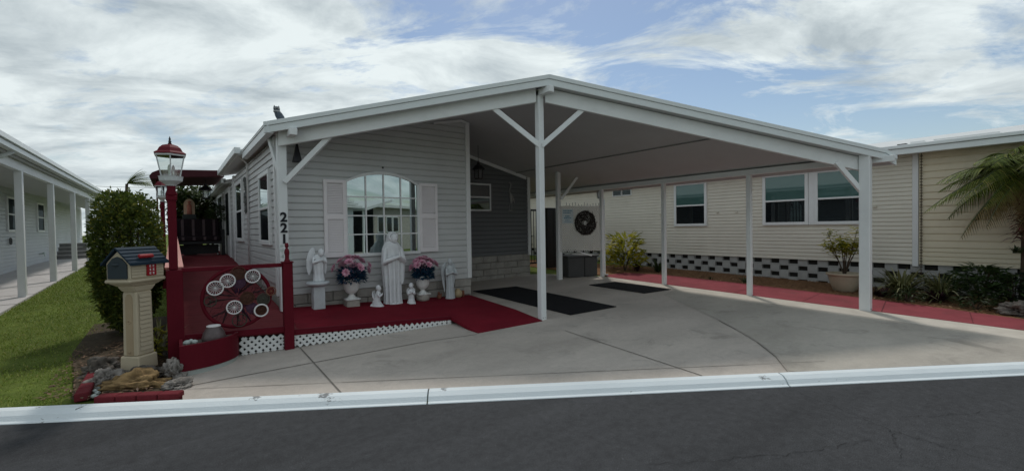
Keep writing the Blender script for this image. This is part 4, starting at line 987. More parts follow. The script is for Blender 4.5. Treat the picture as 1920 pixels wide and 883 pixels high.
# potted shrub
px_,py_ = 10.6,3.0; pz = zg(px_,py_)
t = thing('plant_pot',(px_,py_,pz),'large round tan pot on the mulch left of the front corner post','pot')
b = MB(); b.lathe([(.17,0),(.19,.02),(.24,.16),(.275,.30),(.28,.315),(.305,.32),(.31,.36),(.285,.365),(.27,.34),(.26,.30),(.0,.30)],(px_,py_,pz),32); b.build('bowl','pot',t,True)
b = MB(); b.lathe([(.262,.312),(.2,.325),(.0,.33)],(px_,py_,pz),20); b.build('soil','soil',t)
random.seed(41); t = thing('potted_shrub',(px_,py_,pz+.32),'sparse yellow-green branching shrub growing in the large tan pot','shrub')
bs = MB(); bl = MB()
for i in range(9):
    a = 2*PI*i/9+R(-.3,.3); r = R(.12,.34); e = V((px_+r*math.cos(a),py_+r*math.sin(a),pz+R(.85,1.42))); m_ = V((px_+r*.35*math.cos(a),py_+r*.35*math.sin(a),pz+.6))
    bs.tube([(px_+R(-.02,.02),py_,pz+.3),m_,e],[.014,.010,.004],6)
    for k in range(85):
        p = m_.lerp(e,R(.35,1.05))+V((R(-.09,.09),R(-.09,.09),R(-.05,.09))); th = R(0,2*PI)
        bl.leaf(p,(math.cos(th),math.sin(th),R(-.2,.6)),(0,0,1),R(.07,.12),R(.035,.055),.15,.2)
bs.build('stem','stem',t); bl.build('leaves','croton',t)
# palm at the right edge
def palm(x,y,z,h,n,L,label,seed,lean=(0,0),wind=None,pairs=34):
    random.seed(seed); t = thing('palm_tree',(x,y,z),label,'palm tree'); top = V((x+lean[0],y+lean[1],z+h))
    b = MB(); pts = [V((x,y,z)).lerp(top,k/6)+V((lean[0]*.2*math.sin(k/6*PI),0,0)) for k in range(7)]; b.tube(pts,[.11,.09,.08,.075,.075,.085,.10] if h < 4 else [.14,.11,.10,.09,.08,.08,.08],12); b.build('trunk','stem',t,True)
    g = MB(); dd = MB(); rc = MB()
    for i in range(n):
        a = 2*PI*i*.381966+R(-.2,.2); el = R(-.38,1.4) if not wind else R(-.1,.9); dead = el < -.05 and not wind
        d = V((math.cos(a)*math.cos(el),math.sin(a)*math.cos(el),math.sin(el))); Lf = L*R(.8,1.1); arch_ = .62 if not wind else .25
        if wind: d = (d*.6+V(wind)).normalized()
        P = [top+d*Lf*k/12+V((0,0,-arch_*Lf*(k/12)**2)) for k in range(13)]
        rc.tube(P,[.012*L*(1-k/14)+.002 for k in range(13)],5); tgt = dd if dead else g
        for k in range(pairs):
            u = .12+.88*k/(pairs-1); f = u*12; i0 = min(11,int(f)); p = P[i0].lerp(P[i0+1],f-i0); tn = (P[i0+1]-P[i0]).normalized()
            s_ = tn.cross(V((0,0,1))).normalized(); uu_ = s_.cross(tn); ll = .30*L*math.sin(PI*min(.96,.15+.8*u))*R(.85,1.1)
            for sg in (-1,1): tgt.blade(p, s_*sg+tn*.75+uu_*R(.0,.3)-V((0,0,.25 if not dead else .9)), ll, .0105*L, .35, 2)
    g.build('fronds','palm',t); rc.build('frond_stems','agave',t)
    if dead or dd.v: dd.build('dry_fronds','deadpalm',t)
    return t
palm(11.0,.64,zg(11,.7),2.12,80,1.2,'small feathery palm with drooping dry lower fronds before the yellow siding',51)
random.seed(61); b = MB()
for i in range(260):
    a = R(0,2*PI); z = R(1.2,2.0); b.blade((10.98+.08*math.cos(a),.66+.08*math.sin(a),z),(math.cos(a),math.sin(a),R(.1,1.0)),R(.15,.28),.05,.5,3)
tag(b.build('bromeliad','burgundy'),'burgundy spiky bromeliad cluster on the palm trunk','bromeliad')
strap('green_bromeliad',10.9,.75,1.0,30,.22,.03,'agave',.5,'green spiky tuft on the palm trunk below the burgundy cluster',seed=62)
for i,(c,r,l) in enumerate((((9.95,.62,.20),(.20,.24,.13),'layered dark rock at the right edge of the mulch bed'),((10.2,.35,.28),(.22,.25,.2),'bigger dark rock behind the layered rock at the right edge'))):
    b = MB(); b.ball(c,r,5,.5,1.7,40+i); tag(b.build('rock','rock',None,True),l,'rock','rocks at the right edge of the bed')

# ------------------------------------------------------------------ under the carport
def flatmat(name,pts,label):
    b = MB(); b.prism([G(x,y,.006) for x,y in pts],(0,0,.010)); tag(b.build(name,'blackmat',None,bevel=.002),label,'floor mat','black mats on the drive')
flatmat('floor_mat',[(4.95,5.0),(5.99,4.94),(6.06,7.82),(5.0,7.95)],'long black mat on the drive behind the centre post')
flatmat('floor_mat',[(7.43,5.42),(8.24,5.34),(8.22,6.80),(7.41,6.88)],'smaller black mat on the drive near the lattice screen')
P0,P1 = V((7.56,8.02,0)),V((8.79,7.68,0)); la = (P1-P0).normalized(); ln = V((la.y,-la.x,0)); LL = (P1-P0).length
t = thing('lattice_screen',P0+Z*zg(8.2,7.8),'beige lattice privacy screen hung between two carport posts','screen')
b = MB(); oo = P0+ln*.03; lattice(b,oo,la,ln,[(0,.92),(LL+.05,.92),(LL+.05,2.06),(0,2.06)],.066,.023,.006); b.build('lattice_panel','greylattice',t)
b = MB()
for x in (.06,LL-.01): b.obox(P0,la,ln,Z,(x-.03,x+.03),(-.02,.028),(zg(8.2,7.8)-.02,2.06))
b.build('leg','trim',t,bevel=.004)
for i in range(12):
    x = .22+i*.085; MB().obox(oo,la,ln,Z,(x-.004,x+.004),(0,.006),(2.06,2.06+R(.03,.10))).build('spike','black',t)
t = thing('wall_sign',P0+la*.36+Z*1.8+ln*.05,'small pale blue-lettered sign on the upper left of the lattice screen','sign')
b = MB(); b.obox(oo,la,ln,Z,(.09,.40),(.013,.018),(1.62,1.98)); b.build('board','signpale',t)
b = MB()
for z,w0,w1,h in ((1.935,.12,.36,.022),(1.885,.12,.33,.022),(1.80,.17,.30,.03),(1.755,.14,.34,.03),(1.70,.17,.30,.018),(1.66,.15,.34,.012)):
 
    b = MB(); x = w0
    while x < w1: 
        k = R(.02,.045); b.obox(oo,la,ln,Z,(x,min(w1,x+k)),(.0185,.020),(z-h/2,z+h/2)); x += k+.010
    b.build('text_line','signblue',t)
random.seed(71); c = oo+la*.73+Z*1.63+ln*.035; b = MB()
for i in range(1100):
    a = R(0,2*PI); r = .30*math.sqrt(R(.045,1)); p = c+la*r*math.cos(a)+Z*r*math.sin(a)+ln*R(0,.05); th = a+PI/2+R(-.7,.7); L = R(.03,.09)
    b.tube([p,p+(la*math.cos(th)+Z*math.sin(th))*L+ln*R(-.01,.02)],[.006,.003],4)
b.torus(c,.285,.02,ln,32,6)
tag(b.build('wreath','wreath'),'big round dark twig wreath hung on the lattice screen','wreath')
t = thing('storage_bin',(8.3,8.05,zg(8.3,8)),'low dark grey storage bin under the lattice screen','bin')
bo = P0-ln*.12; b = MB(); b.obox(bo,la,-ln,Z,(.34,LL-.08),(0,.6),(zg(8.2,7.9)+.005,.76)); b.build('body','bin',t,bevel=.015)
b = MB(); b.obox(bo,la,-ln,Z,(.31,LL-.05),(-.03,.63),(.76,.80)); b.build('lid','bin',t,bevel=.01)
b = MB(); b.obox(bo+ln*.002,la,-ln,Z,(.80,.82),(-.003,.0),(zg(8.2,7.9)+.01,.75)); b.build('seam','dark',t)
tag(MB().beam(P0+la*.55+Z*.92-ln*.05,P0+la*.98+Z*.79-ln*.05,.03,.03).build('white_bar','trim'),'white bar lying slanted on the grey storage bin','bar')
# dark things in the gap beside the rear wall
t = thing('garden_cabinet',(9.1,10.2,.24),'tall black cabinet standing in the shade behind the lattice screen','cabinet')
b = MB(); b.box(8.98,9.5,10.0,10.25,.25,2.12); b.build('body','black',t,bevel=.01); b = MB(); b.box(9.23,9.24,9.995,10.0,.3,2.05); b.build('seam','dark',t)
t = thing('side_gate',(8.0,11,.25),'dark open-railed side gate between the two houses','gate')
b = MB(); b.box(7.7,10.4,11.0,11.04,2.06,2.12); b.box(7.7,10.4,11.0,11.04,.35,.41); b.box(7.68,7.74,10.98,11.06,.25,2.2)
b.build('frame','black',t); b = MB()
for i in range(24): b.box(7.75+i*.11,7.765+i*.11,11.01,11.03,.41,2.06)
b.build('railing','black',t)
leafplant('garden_shrub',9.4,13,.3,500,.9,2.3,'croton',.2,'tall sunlit yellow-green shrub beyond the side gate','shrub',seed=72)
leafplant('garden_shrub',11.0,14.5,.3,400,.8,2.0,'tree',.2,'darker green shrub beyond the side gate beside the cream house','shrub',seed=73)
# rear wall dressing
def lantern(x,y,zt,zl,k,label):
    t = thing('hanging_lantern',(x,y,zl),label,'lantern','hanging lanterns'); b = MB(); b.tube([(x,y,zt),(x,y,zl+.3*k)],.005,6); b.torus((x,y,zl+.31*k),.02*k,.004*k,(0,1,0),12,6); b.build('chain','black',t)
    b = MB(); b.lathe([(.12*k,.17*k),(.125*k,.18*k),(.07*k,.24*k),(.03*k,.27*k),(.02*k,.30*k)],(x,y,zl),6); b.lathe([(.075*k,0),(.08*k,.01*k),(.08*k,.02*k),(.05*k,.022*k)],(x,y,zl),6)
    for i in range(6):
        a = 2*PI*i/6; b.tube([(x+.075*k*math.cos(a),y+.075*k*math.sin(a),zl+.015*k),(x+.085*k*math.cos(a),y+.085*k*math.sin(a),zl+.18*k)],.005*k,5)
    b.build('frame','black',t); b = MB(); b.lathe([(.066*k,.02*k),(.076*k,.175*k)],(x,y,zl),6); b.build('glass','glass',t)
lantern(5.42,8.3,3.38,2.62,1.25,'black hanging lantern under the carport ceiling near the recessed window')
lantern(.72,14.6,3.05,2.45,1.3,'dark lantern hanging below the red awning at the deck\'s far end')
# heron plaque on the rear wall
b = MB(); hx,hy = 6.95,YR2-.03
b.tube([(hx-.05,hy,2.66),(hx-.02,hy,2.70),(hx+.03,hy,2.66),(hx+.01,hy,2.56),(hx-.03,hy,2.48),(hx+.02,hy,2.40)],[.008,.022,.026,.020,.018,.03],8)
b.loft([(hx+.04,hy,2.18,.02,.015,0,4,0),(hx+.06,hy,2.25,.06,.025,0,4,0),(hx+.05,hy,2.34,.075,.03,0,4,0),(hx+.02,hy,2.42,.04,.025,0,4,0)],14)
for dx in (-.02,.06): b.tube([(hx+.03+dx*.4,hy,2.22),(hx+dx,hy,2.08),(hx+dx-.01,hy,1.98)],[.012,.009,.009],6)
b.tube([(hx+.10,hy,2.3),(hx+.16,hy,2.16)],[.03,.008],6); b.ball((hx+.02,hy,1.98),(.10,.02,.02),1)
tag(b.build('heron_plaque','heron',None,remesh=.009),'grey metal heron plaque on the dark recessed wall','wall plaque')
# dark bell by the corner post
t = thing('wind_bell',(1.55,7.3,2.57),'dark triangular wind bell hanging beside the left corner post','wind bell')
b = MB(); b.lathe([(.0,.30),(.012,.30),(.045,.15),(.085,.0),(.078,.0),(.0,.02)],(1.50,7.25,2.575),4,PI/4); b.build('bell','black',t); b = MB(); b.tube([(1.50,7.25,2.86),(1.50,7.25,2.98)],.005,5); b.build('cord','black',t)
# owl on the roof
ox,oy = 1.215,onsx(SF+.12,1.215); oz = ztop(1.215)+.002
t = thing('owl_decoy',(ox,oy,oz),'grey plastic owl decoy perched on the left end of the carport roof','owl')
b = MB(); b.loft([(ox+.055,oy,oz,.030,.03,0,4,0),(ox+.048,oy,oz+.02,.048,.046,0,4,0),(ox+.030,oy,oz+.075,.060,.055,0,4,0),(ox+.008,oy,oz+.125,.050,.048,0,4,0),(ox-.008,oy,oz+.15,.04,.04,0,4,0),(ox-.01,oy,oz+.185,.044,.042,0,4,0),(ox-.01,oy,oz+.21,.03,.03,0,4,0)],20)
for sg in (-1,1): b.lathe([(.013,0),(.008,.018),(.001,.034)],(ox-.01+sg*.028,oy,oz+.2),8)
b.build('body','owlgrey',t,remesh=.005)
b = MB(); 
for sg in (-1,1): b.ball((ox-.012+sg*.018,oy-.040,oz+.185),(.014,.006,.014),2)
b.lathe([(.046,0),(.047,.012),(.044,.02)],(ox-.006,oy,oz+.133),20); b.build('face','owlpale',t,True)
b = MB()
for sg in (-1,1): b.ball((ox-.012+sg*.018,oy-.046,oz+.185),.006,1)
b.lathe([(.008,0),(.001,-.014)],(ox-.012,oy-.045,oz+.178),6); b.build('eyes','black',t)
# ornament on the side wall
b = MB(); random.seed(81)
for i in range(40):
    z = R(1.95,2.62); b.ball((1.20+R(-.02,.02),10.55+R(-.12,.12),z),(.03,R(.03,.09),R(.03,.08)),1,.4,2,i)
tag(b.build('wall_ornament','ornament'),'long grey dried ornament hanging on the side wall between two windows','ornament')

# ------------------------------------------------------------------ far end of the red deck
t = thing('glider_bench',(.55,15,.9),'dark glider bench with striped cushions at the far end of the ramp','bench')
b = MB(); b.box(.02,1.10,15.3,15.36,1.25,1.9); b.box(.0,1.12,14.75,15.4,1.22,1.30); b.box(1.06,1.14,14.7,15.4,.9,1.62); b.box(-.02,.04,14.7,15.4,.9,1.62); b.build('frame','black',t,bevel=.01)
for nm,(y0,y1,z0,z1) in (('back_cushion',(15.17,15.30,1.42,1.92)),('seat_cushion',(14.72,15.2,1.30,1.44))):
    b = MB(); b.box(.03,1.05,y0,y1,z0,z1); c_ = b.build(nm,'stripe_d',t,bevel=.03)
    b = MB()
    for i in range(4): x = .17+i*.24; b.box(x,x+.06,y0-.004,y1-.01,z0+.03,z1-.02)
    b.build('stripe','stripe_l',c_)
b = MB(); b.tube([(.08,14.8,.92),(.08,15.3,.92)],.02,6); b.tube([(1.0,14.8,.92),(1.0,15.3,.92)],.02,6); b.box(.1,1.0,14.98,15.0,.95,1.2); b.build('base','black',t)
t = thing('shrine',(.37,15.8,.9),'small arched shrine with a pinkish figure on a dark pedestal behind the bench','shrine')
b = MB(); b.box(.22,.54,15.65,15.95,.9,2.06); b.build('pedestal','shrinebase',t,bevel=.01)
b = MB(); pts = [(-.13,0),(.13,0)]+[(.13*math.cos(PI*i/12),.28+.17*math.sin(PI*i/12)) for i in range(13)]
b.prism([V((.38+x,15.80,2.06+z)) for x,z in pts],(0,.1,0)); b.build('niche','shrinetan',t)
b = MB(); b.loft([(.38,15.76,2.06,.06,.04,.05,6,0),(.38,15.76,2.2,.05,.04,.05,6,0),(.38,15.76,2.32,.055,.04,0,4,0),(.38,15.76,2.36,.03,.03,0,4,0)],16); b.ball((.38,15.75,2.41),.04,2); b.build('figure','shrinepink',t,True)
t = thing('patio_awning',(1.05,14,2.9),'dark red awning with a rounded end reaching out over the ramp','awning')
b = MB(); pr = [(1.10,3.16),(.2,3.12),(-.25,3.09),(-.38,3.02),(-.44,2.93),(-.42,2.86),(-.30,2.86),(.2,2.93),(1.10,2.99)]
b.prism([V((x,13.9,z)) for x,z in pr],(0,2.6,0)); b.build('canopy','awning',t,bevel=.01)
MB().tube([(-.2,16.3,2.9),(-.2,16.3,.2)],.025,6).build('pole','red',t); MB().tube([(-.30,14.1,2.88),(-.30,14.1,.2)],.02,6).build('pole','red',t)
leafplant('hanging_plant',1.02,15.4,1.78,260,.22,.5,'fern',.14,'dark bushy plant hanging at the house wall beside the bench','plant',seed=83)
leafplant('white_planter_plant',1.0,17.2,.95,60,.15,.9,'tree',.16,'thin potted plant beside the wall behind the bench','plant',seed=84)
def tree(x,y,z,h,r,n,label,seed,m='tree',grp='trees behind the ramp'):
    random.seed(seed); t = thing('leafy_tree',(x,y,z),label,'tree',grp); b = MB(); cz = z+h*.62
    b.tube([(x,y,z),(x+.1,y,z+h*.3),(x,y+.1,z+h*.55)],[.16,.12,.08],8)
    cl = [V((x+R(-1,1)*r*.7,y+R(-1,1)*r*.7,cz+R(-.6,1)*h*.33)) for i in range(16)]
    for c in cl[:9]: b.tube([(x,y,z+h*.4),(V((x,y,z+h*.5))+c)/2+V((0,0,.1)),c],[.07,.04,.015],6)
    b.build('trunk','stem',t); b = MB()
    for i in range(n):
        c = random.choice(cl); p = V((random.gauss(0,1),random.gauss(0,1),random.gauss(0,.8))); p = p*min(1,1.7/max(p.length,.1))*r*.27; d = V((R(-1,1),R(-1,1),R(-.5,.8)))
        b.leaf(c+p,d,(0,0,1),R(.14,.26),R(.06,.11),.15,.2)
    b.build('crown',m,t)
tree(.62,19.5,.35,2.75,.8,3200,'bushy dark tree filling the space behind the glider bench',91)
tree(1.3,24.5,.35,3.2,1.2,2400,'taller tree behind the shrine close to the house corner',92)
palm(-3.0,40,.4,4.5,22,1.7,'distant windblown palm above the hedge against the sky',95,(.55,0),(.85,-.3,.25),18)

# ------------------------------------------------------------------ neighbour on the left
nb = thing('neighbour_house',(-4.2,12,.2),'pale grey neighbouring house with a white-posted porch beside the lawn','house')
NW = ((-4.2,0,0),(0,1,0),(1,0,0))
b = MB(); siding(b,*NW,.12,3.07,.115,lambda z:[(6,27.4)]); siding(b,(-4.5,0,0),(0,1,0),(1,0,0),.12,3.07,.115,lambda z:[(27.4,38)]); b.box(-9,-4.215,6,27.4,.1,3.2); b.box(-9,-4.515,27.4,38,.1,3.2); b.box(-4.52,-4.2,27.35,27.4,.1,3.1)
b.build('wall','nbsiding',nb)
b = MB(); b.prism([V((-2.3,5,3.29)),V((-6.5,5,4.1)),V((-6.5,5,4.02)),V((-2.3,5,3.21))],(0,33,0)); b.build('roof','roof',nb)
b = MB(); b.box(-2.40,-2.28,5,38,3.10,3.20); b.box(-2.38,-2.24,5,38,3.203,3.30); b.build('gutter','fascia',nb,bevel=.006)
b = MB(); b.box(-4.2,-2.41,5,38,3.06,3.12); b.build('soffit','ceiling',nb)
b = MB(); b.box(-2.60,-2.50,5,38,2.88,3.06); b.build('porch_beam','white',nb)
for y in (10.6,13.65,16.7,19.9,23.0,26.2,29.4,32.5): b = MB(); b.box(-2.61,-2.49,y-.06,y+.06,zg(-2.5,y)-.02,2.89); b.build('porch_post','white',nb,bevel=.006)
window(nb,*NW,20.9,22.2,1.72,2.72,'panedark','panedark',.07); window(nb,*NW,24.8,25.8,1.72,2.72,'panedark','panedark',.07)
b = MB()
for y0,y1 in ((17.6,18.2),): b.box(-4.19,-4.16,y0,y1,.3,2.5)
b.box(-4.205,-4.15,27.3,27.4,.12,3.0); b.build('trim','trim',nb)
b = MB(); b.tube([(-2.34,12.2,3.12),(-2.5,12.2,3.0),(-2.9,12.2,2.96),(-3.6,12.2,2.94)],.05,10); b.build('downspout', 'fascia', nb, True); MB().tube([(-2.34,29.0,3.10),(-2.42,29.0,2.98),(-2.6,29.0,2.9)],.04,8).build('downspout', 'fascia', nb, True)
t = thing('porch_steps',(-3.6,27.8,.3),'grey wooden steps with pale treads at the far end of the neighbour\'s porch','steps')
b = MB()
for i in range(5): b.box(-4.15,-3.05,27.5+i*.28,27.52+i*.28+.28,.25,.42+i*.17)
b.build('riser','wood',t); b = MB()
for i in range(5): b.box(-4.17,-3.03,27.47+i*.28,27.80+i*.28,.421+i*.17,.45+i*.17)
b.build('tread','walk',t)
b = MB(); b.torus((-4.14,21.0,1.35),.10,.02,(1,0,0),16,6); tag(b.build('hose_coil','ornament'),'small coiled grey hose on the neighbour\'s wall','hose')
t = thing('garden_tap',(-4.15,25.0,.75),'small white tap fitting low on the neighbour\'s wall','tap'); b = MB(); b.tube([(-4.2,25,.8),(-4.05,25,.8),(-4.03,25,.7)],.03,8); b.box(-4.08,-4.02,24.85,25.15,.83,.86); b.build('spout','figleaf',t)
# far houses glimpsed between the porch posts
t = thing('far_shed',(-3.5,46,.4),'small dark-roofed building seen between the neighbour\'s far porch posts','shed')
b = MB(); b.box(-5,-1.2,46,50,.3,2.6); b.build('wall','nbsiding',t); b = MB(); b.prism([V((-5.2,45.8,2.6)),V((-1,45.8,2.6)),V((-3.1,45.8,3.4))],(0,4.4,0)); b.build('roof','wood',t); b = MB(); b.box(-3.6,-2.6,45.97,45.99,.9,2.0); b.build('window','panedark',t)
t = thing('power_line',(-4,33,4),'thin dark overhead wire crossing the sky behind the hedge','wire')
b = MB(); b.tube([(-14,34,4.55),(-8,34,4.3),(-3,34,4.2),(2,34,4.25),(8,34,4.5)],.012,5); b.build('wire','black',t)

# ------------------------------------------------------------------ cream house on the right
cr = thing('cream_house',(11.6,5,.2),'cream vinyl-sided mobile home on white pierced blocks along the right side','house')
CW = ((11.6,0,0),(0,1,0),(-1,0,0))
b = MB(); siding(b,*CW,.70,2.95,.085,lambda z:[(2.17,22)],.015); b.box(11.612,15,2.1,22,.70,2.95); b.build('wall','cream',cr)
b = MB(); siding(b,*CW,.70,1.04,.085,lambda z:[(-4,2.07)],.016); siding(b,*CW,1.04,2.95,.133,lambda z:[(-4,2.07)],.018); b.box(11.612,15,-4,2.09,.70,2.95); b.build('front_wall','yellow',cr)
b = MB(); b.box(11.565,11.62,2.075,2.165,.66,2.94); b.build('corner_trim','trim',cr,bevel=.004)
b = MB(); y = 2.045; z = 2.8
b.tube([(11.55,2.03,2.9),(11.55,2.03,.3)],.006,5)
while z > .5: b.torus((11.55,2.03,z),.018,.006,(0,0,1),10,5); z -= .055
b.build('rain_chain','stem',cr)
b = MB(); b.box(11.16,11.28,-4,22,2.83,2.94); b.box(11.13,11.29,-4,22,2.945,3.01); b.build('gutter','fascia',cr,bevel=.006)
b = MB(); b.prism([V((11.29,-4,3.0)),V((14,-4,3.5)),V((16.6,-4,3.0)),V((16.6,-4,2.93)),V((11.29,-4,2.93))],(0,26,0)); b.build('roof','roof',cr)
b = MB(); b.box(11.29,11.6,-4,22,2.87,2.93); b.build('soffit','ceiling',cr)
b = MB(); b.box(11.5,11.75,1.0,1.85,3.02,3.09); b.build('roof_panel','trim',cr); b = MB(); b.box(11.34,11.5,1.95,2.15,3.012,3.07); b.build('vent','trim',cr); b = MB(); b.box(11.30,11.4,2.2,2.34,3.012,3.05); b.build('flashing','dark',cr)
# pierced block foundation: rows of blocks with modelled openings, a dark backing sheet painting their shade
b = MB(); dk_ = MB()
x0 = 11.62; ph = .155; y = -1.0; i = 0
while y < 16:
    for r_ in range(4):
        zb = .10+r_*ph; off = .2 if r_%2 else 0
        # a block, then an opening framed by thin shells
        b.box(x0,x0+.12,y+off,y+off+.20,zb,zb+ph-.004)
        b.box(x0,x0+.12,y+off+.20,y+off+.40,zb,zb+.022); b.box(x0,x0+.12,y+off+.20,y+off+.40,zb+ph-.026,zb+ph-.004)
    y += .40
b.build('pierced_foundation','whiteblock',cr); MB().box(11.70,11.74,-2,16.5,.05,.70).build('foundation_backing','void2',cr)
for y0,y1 in ((6.46,7.31),(4.03,4.88),(2.92,3.77)): window(cr,*CW,y0,y1,1.57,2.66,'paneteal','panedark',.05,.058,mid=2.08,wide=.02)
b = MB(); b.box(11.56,11.6,3.845,3.955,1.5,2.728); b.box(11.552,11.6,2.7,5.0,2.732,2.80); b.build('window_trim','trim',cr)
w = MB()
for y0 in (8.92,9.30): w.box(11.565,11.6,y0-.03,y0+.36,2.50,2.53); w.box(11.565,11.6,y0-.03,y0+.36,2.74,2.77); w.box(11.565,11.6,y0-.03,y0,2.53,2.74); w.box(11.565,11.6,y0+.33,y0+.36,2.53,2.74)
w = w.build('vent_window','trim',cr); MB().box(11.58,11.59,8.92,9.63,2.53,2.74).build('pane','panedark',w)
b = MB()
for y in (5.6,6.1,7.85,2.75): b.lathe([(.035,0),(.035,.02)],(11.57,y,1.85),10)
b.build('clip','cream',cr)
b = MB(); b.tube([(9.02,8.02,2.46),(9.0,8.0,2.36),(8.9,7.9,2.30),(8.89,7.72,2.22),(8.89,7.72,.30),(8.95,7.65,.26)],.035,10); b.build('downspout','fascia',cp,True)

# ------------------------------------------------------------------ across the street (behind the camera, mirrored in the arched window)
def facing(nm,ox_,oy_,label):
    return thing(nm,(ox_,oy_,0),label,'house')
def SP_(u,s,z): return su(s,u,z)
oh = facing('opposite_house',*su(-12,19)[:2],'beige house with a dark open carport across the street, mirrored in the window')
Q = su(-10,0,0)
b = MB(); b.obox(Q,UU,NR,Z,(18.2,27),(-9,-1.5),(-.05,3.1)); b.build('wall','oldstone',oh)
b = MB(); b.prism([Q+UU*u+Z*z for u,z in ((15.5,2.75),(18.4,3.45),(18.4,3.62),(15.5,2.93))],NR*-7); b.obox(Q,UU,NR,Z,(18.0,27.4),(-9.4,-1.1),(3.10,3.3)); b.build('roof','roof',oh)
b = MB(); b.obox(Q,UU,NR,Z,(15.6,15.72),(-.4,-.3),(-.05,2.75)); b.build('post','trim',oh)
b = MB(); b.obox(Q,UU,NR,Z,(15.6,18.19),(-6.5,-6.4),(-.05,2.8)); b.obox(Q,UU,NR,Z,(18.17,18.195),(-6.4,-1.5),(-.05,3.0)); b.build('carport_wall','black',oh)
for u0 in (18.7,19.7,20.5):
    b = MB(); b.obox(Q,UU,NR,Z,(u0-.06,u0+.66),(-1.5,-1.46),(1.34,2.46)); w_ = b.build('window','trim',oh); MB().obox(Q,UU,NR,Z,(u0,u0+.6),(-1.46,-1.45),(1.4,2.4)).build('pane','panedark',w_)
ow = facing('opposite_home',*su(-12,10)[:2],'white house with banded roof edge across the street, mirrored in the window')
b = MB(); b.obox(Q,UU,NR,Z,(4,15.0),(-8,-.6),(-.05,2.9)); b.build('wall','nbsiding',ow)
b = MB()
for i in range(4): b.obox(Q,UU,NR,Z,(3.6,15.4+.0-i*.2),(-8.3,-.2-i*.15),(2.91+i*.18,3.05+i*.18))
b.build('roof','roof',ow)
b = MB(); b.add([su(s,u,-.03) for s,u in ((-16,15.6),(-16,18.1),(-7.2,18.1),(-7.2,15.6))],[(0,1,2,3)]); struct(b.build('opposite_driveway','concrete'))
b = MB(); kp = [(-7.2,.0),(-7.35,.08),(-7.5,.08),(-7.5,-.06),(-7.2,-.06)]; b.prism([su(s,-60,z) for s,z in kp],UU*120); struct(b.build('opposite_kerb','kerb'))
t = thing('opposite_tree',su(-8.6,20.3),'bare grey trunk of a palm across the street, mirrored in the window','tree')
b = MB(); b.tube([su(-8.6,20.3,-.1),su(-8.6,20.35,2.5),su(-8.6,20.2,6.0)],[.17,.14,.12],10); b.build('trunk','stem',t,True)

# ------------------------------------------------------------------ sky, sun, camera
sd = V((.40,.50,1.0)).normalized()
el = math.asin(sd.z); az = math.atan2(sd.x, sd.y)
w = bpy.data.worlds.new('World'); S.world = w; w.use_nodes = True; nt = w.node_tree; N = nt.nodes; L = nt.links
bg = N['Background']; sky = N.new('ShaderNodeTexSky'); sky.sky_type = 'NISHITA'; sky.sun_disc = False; sky.sun_elevation = el; sky.sun_rotation = az; sky.air_density = 1.2; sky.dust_density = .6; sky.ozone_density = 1.5
L.new(sky.outputs[0], bg.inputs['Color']); bg.inputs['Strength'].default_value = .068
tc = N.new('ShaderNodeTexCoord'); sp = N.new('ShaderNodeSeparateXYZ'); L.new(tc.outputs['Generated'], sp.inputs[0])
def math_(op,a,b=None,c=None):
    n = N.new('ShaderNodeMath'); n.operation = op
    for i,v in enumerate((a,b,c)):
        if v is None: continue
        if isinstance(v,(int,float)): n.inputs[i].default_value = v
        else: L.new(v,n.inputs[i])
    return n.outputs[0]
zz = math_('ADD',math_('MAXIMUM',sp.outputs[2],0.0),.16)
# planar cloud coordinates, with axes along the street (a) and away from it (c)
a_ = math_('DIVIDE',math_('ADD',math_('MULTIPLY',sp.outputs[0],.795),math_('MULTIPLY',sp.outputs[1],-.607)),zz)
c_ = math_('DIVIDE',math_('ADD',math_('MULTIPLY',sp.outputs[0],.607),math_('MULTIPLY',sp.outputs[1],.795)),zz)
cb = N.new('ShaderNodeCombineXYZ'); L.new(a_,cb.inputs[0]); L.new(c_,cb.inputs[1])
def nz(scale,det,rough,dist,sc=(1,1,1),rot=0,loc=(0,0,0)):
    mp = N.new('ShaderNodeMapping'); mp.inputs['Scale'].default_value = sc; mp.inputs['Rotation'].default_value = (0,0,rot); mp.inputs['Location'].default_value = loc; L.new(cb.outputs[0],mp.inputs[0])
    n = N.new('ShaderNodeTexNoise'); n.inputs['Scale'].default_value = scale; n.inputs['Detail'].default_value = det; n.inputs['Roughness'].default_value = rough; n.inputs['Distortion'].default_value = dist; L.new(mp.outputs[0],n.inputs['Vector']); return n.outputs['Fac']
n1 = nz(1.75,13,.655,.6,(.7,1.2,1),-.45,(3.1,1.7,0))
n2 = nz(.55,3,.5,.2,(1,1,1),0,(9.3,4.2,0))
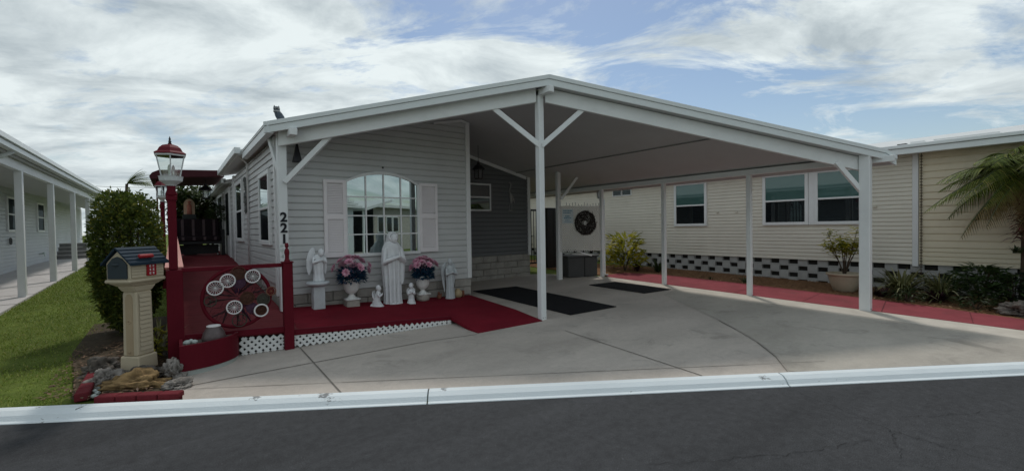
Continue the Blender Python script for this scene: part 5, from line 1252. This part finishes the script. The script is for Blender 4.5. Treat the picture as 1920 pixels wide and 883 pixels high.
# clearer towards the right of the street view
g = math_('MULTIPLY',math_('SUBTRACT',math_('MINIMUM',math_('MAXIMUM',a_,-1.5),2.0),.15),-.03)
dens = math_('ADD',math_('ADD',n1,math_('MULTIPLY',math_('SUBTRACT',n2,.5),.55)),g)
rp = N.new('ShaderNodeValToRGB'); rp.color_ramp.elements[0].position = .365; rp.color_ramp.elements[1].position = .505; L.new(dens,rp.inputs['Fac'])
n3 = nz(2.1,9,.62,.4,(.8,1.2,1),-.35,(1.3,7.7,0))
cr_ = N.new('ShaderNodeValToRGB'); e = cr_.color_ramp.elements; e[0].position = .33; e[0].color = (.42,.485,.52,1); e[1].position = .60; e[1].color = (.76,.83,.84,1); L.new(n3,cr_.inputs['Fac'])
bg2 = N.new('ShaderNodeBackground'); L.new(cr_.outputs['Color'],bg2.inputs['Color']); L.new(math_('ADD',math_('MULTIPLY',math_('ADD',math_('MULTIPLY',sp.outputs[0],.55),math_('MULTIPLY',sp.outputs[1],.70)),.07),.75),bg2.inputs['Strength'])
mx = N.new('ShaderNodeMixShader'); L.new(rp.outputs['Color'],mx.inputs[0]); L.new(bg.outputs[0],mx.inputs[1]); L.new(bg2.outputs[0],mx.inputs[2]); L.new(mx.outputs[0],N['World Output'].inputs['Surface'])
sl_ = bpy.data.lights.new('sun','SUN'); sl_.energy = 1.2; sl_.angle = math.radians(6); sl_.color = (1,.95,.88); so = bpy.data.objects.new('sun',sl_); COL.objects.link(so); so.rotation_euler = sd.to_track_quat('Z','Y').to_euler(); so.location = (20,25,40)
cd = bpy.data.cameras.new('camera'); co = bpy.data.objects.new('camera',cd); COL.objects.link(co)
cd.sensor_width = 36; cd.sensor_fit = 'HORIZONTAL'; cd.lens = 36*831.82/1920; cd.clip_start = .05; cd.clip_end = 2000
rx = V((.79478453,-.60669354,-.0155079)); ry = V((.02359297,.00535355,.99970731)); rz = V((-.60643295,-.79491778,.01856862))
mw = Matrix((rx,ry,rz)).transposed().to_4x4(); mw.translation = V((0,0,1.55)); co.matrix_world = mw
S.camera = co
S.render.engine = 'CYCLES'
S.view_settings.view_transform = 'Standard'; S.view_settings.look = 'None'; S.view_settings.exposure = .42; S.view_settings.gamma = 1; S.view_settings.use_curve_mapping = False
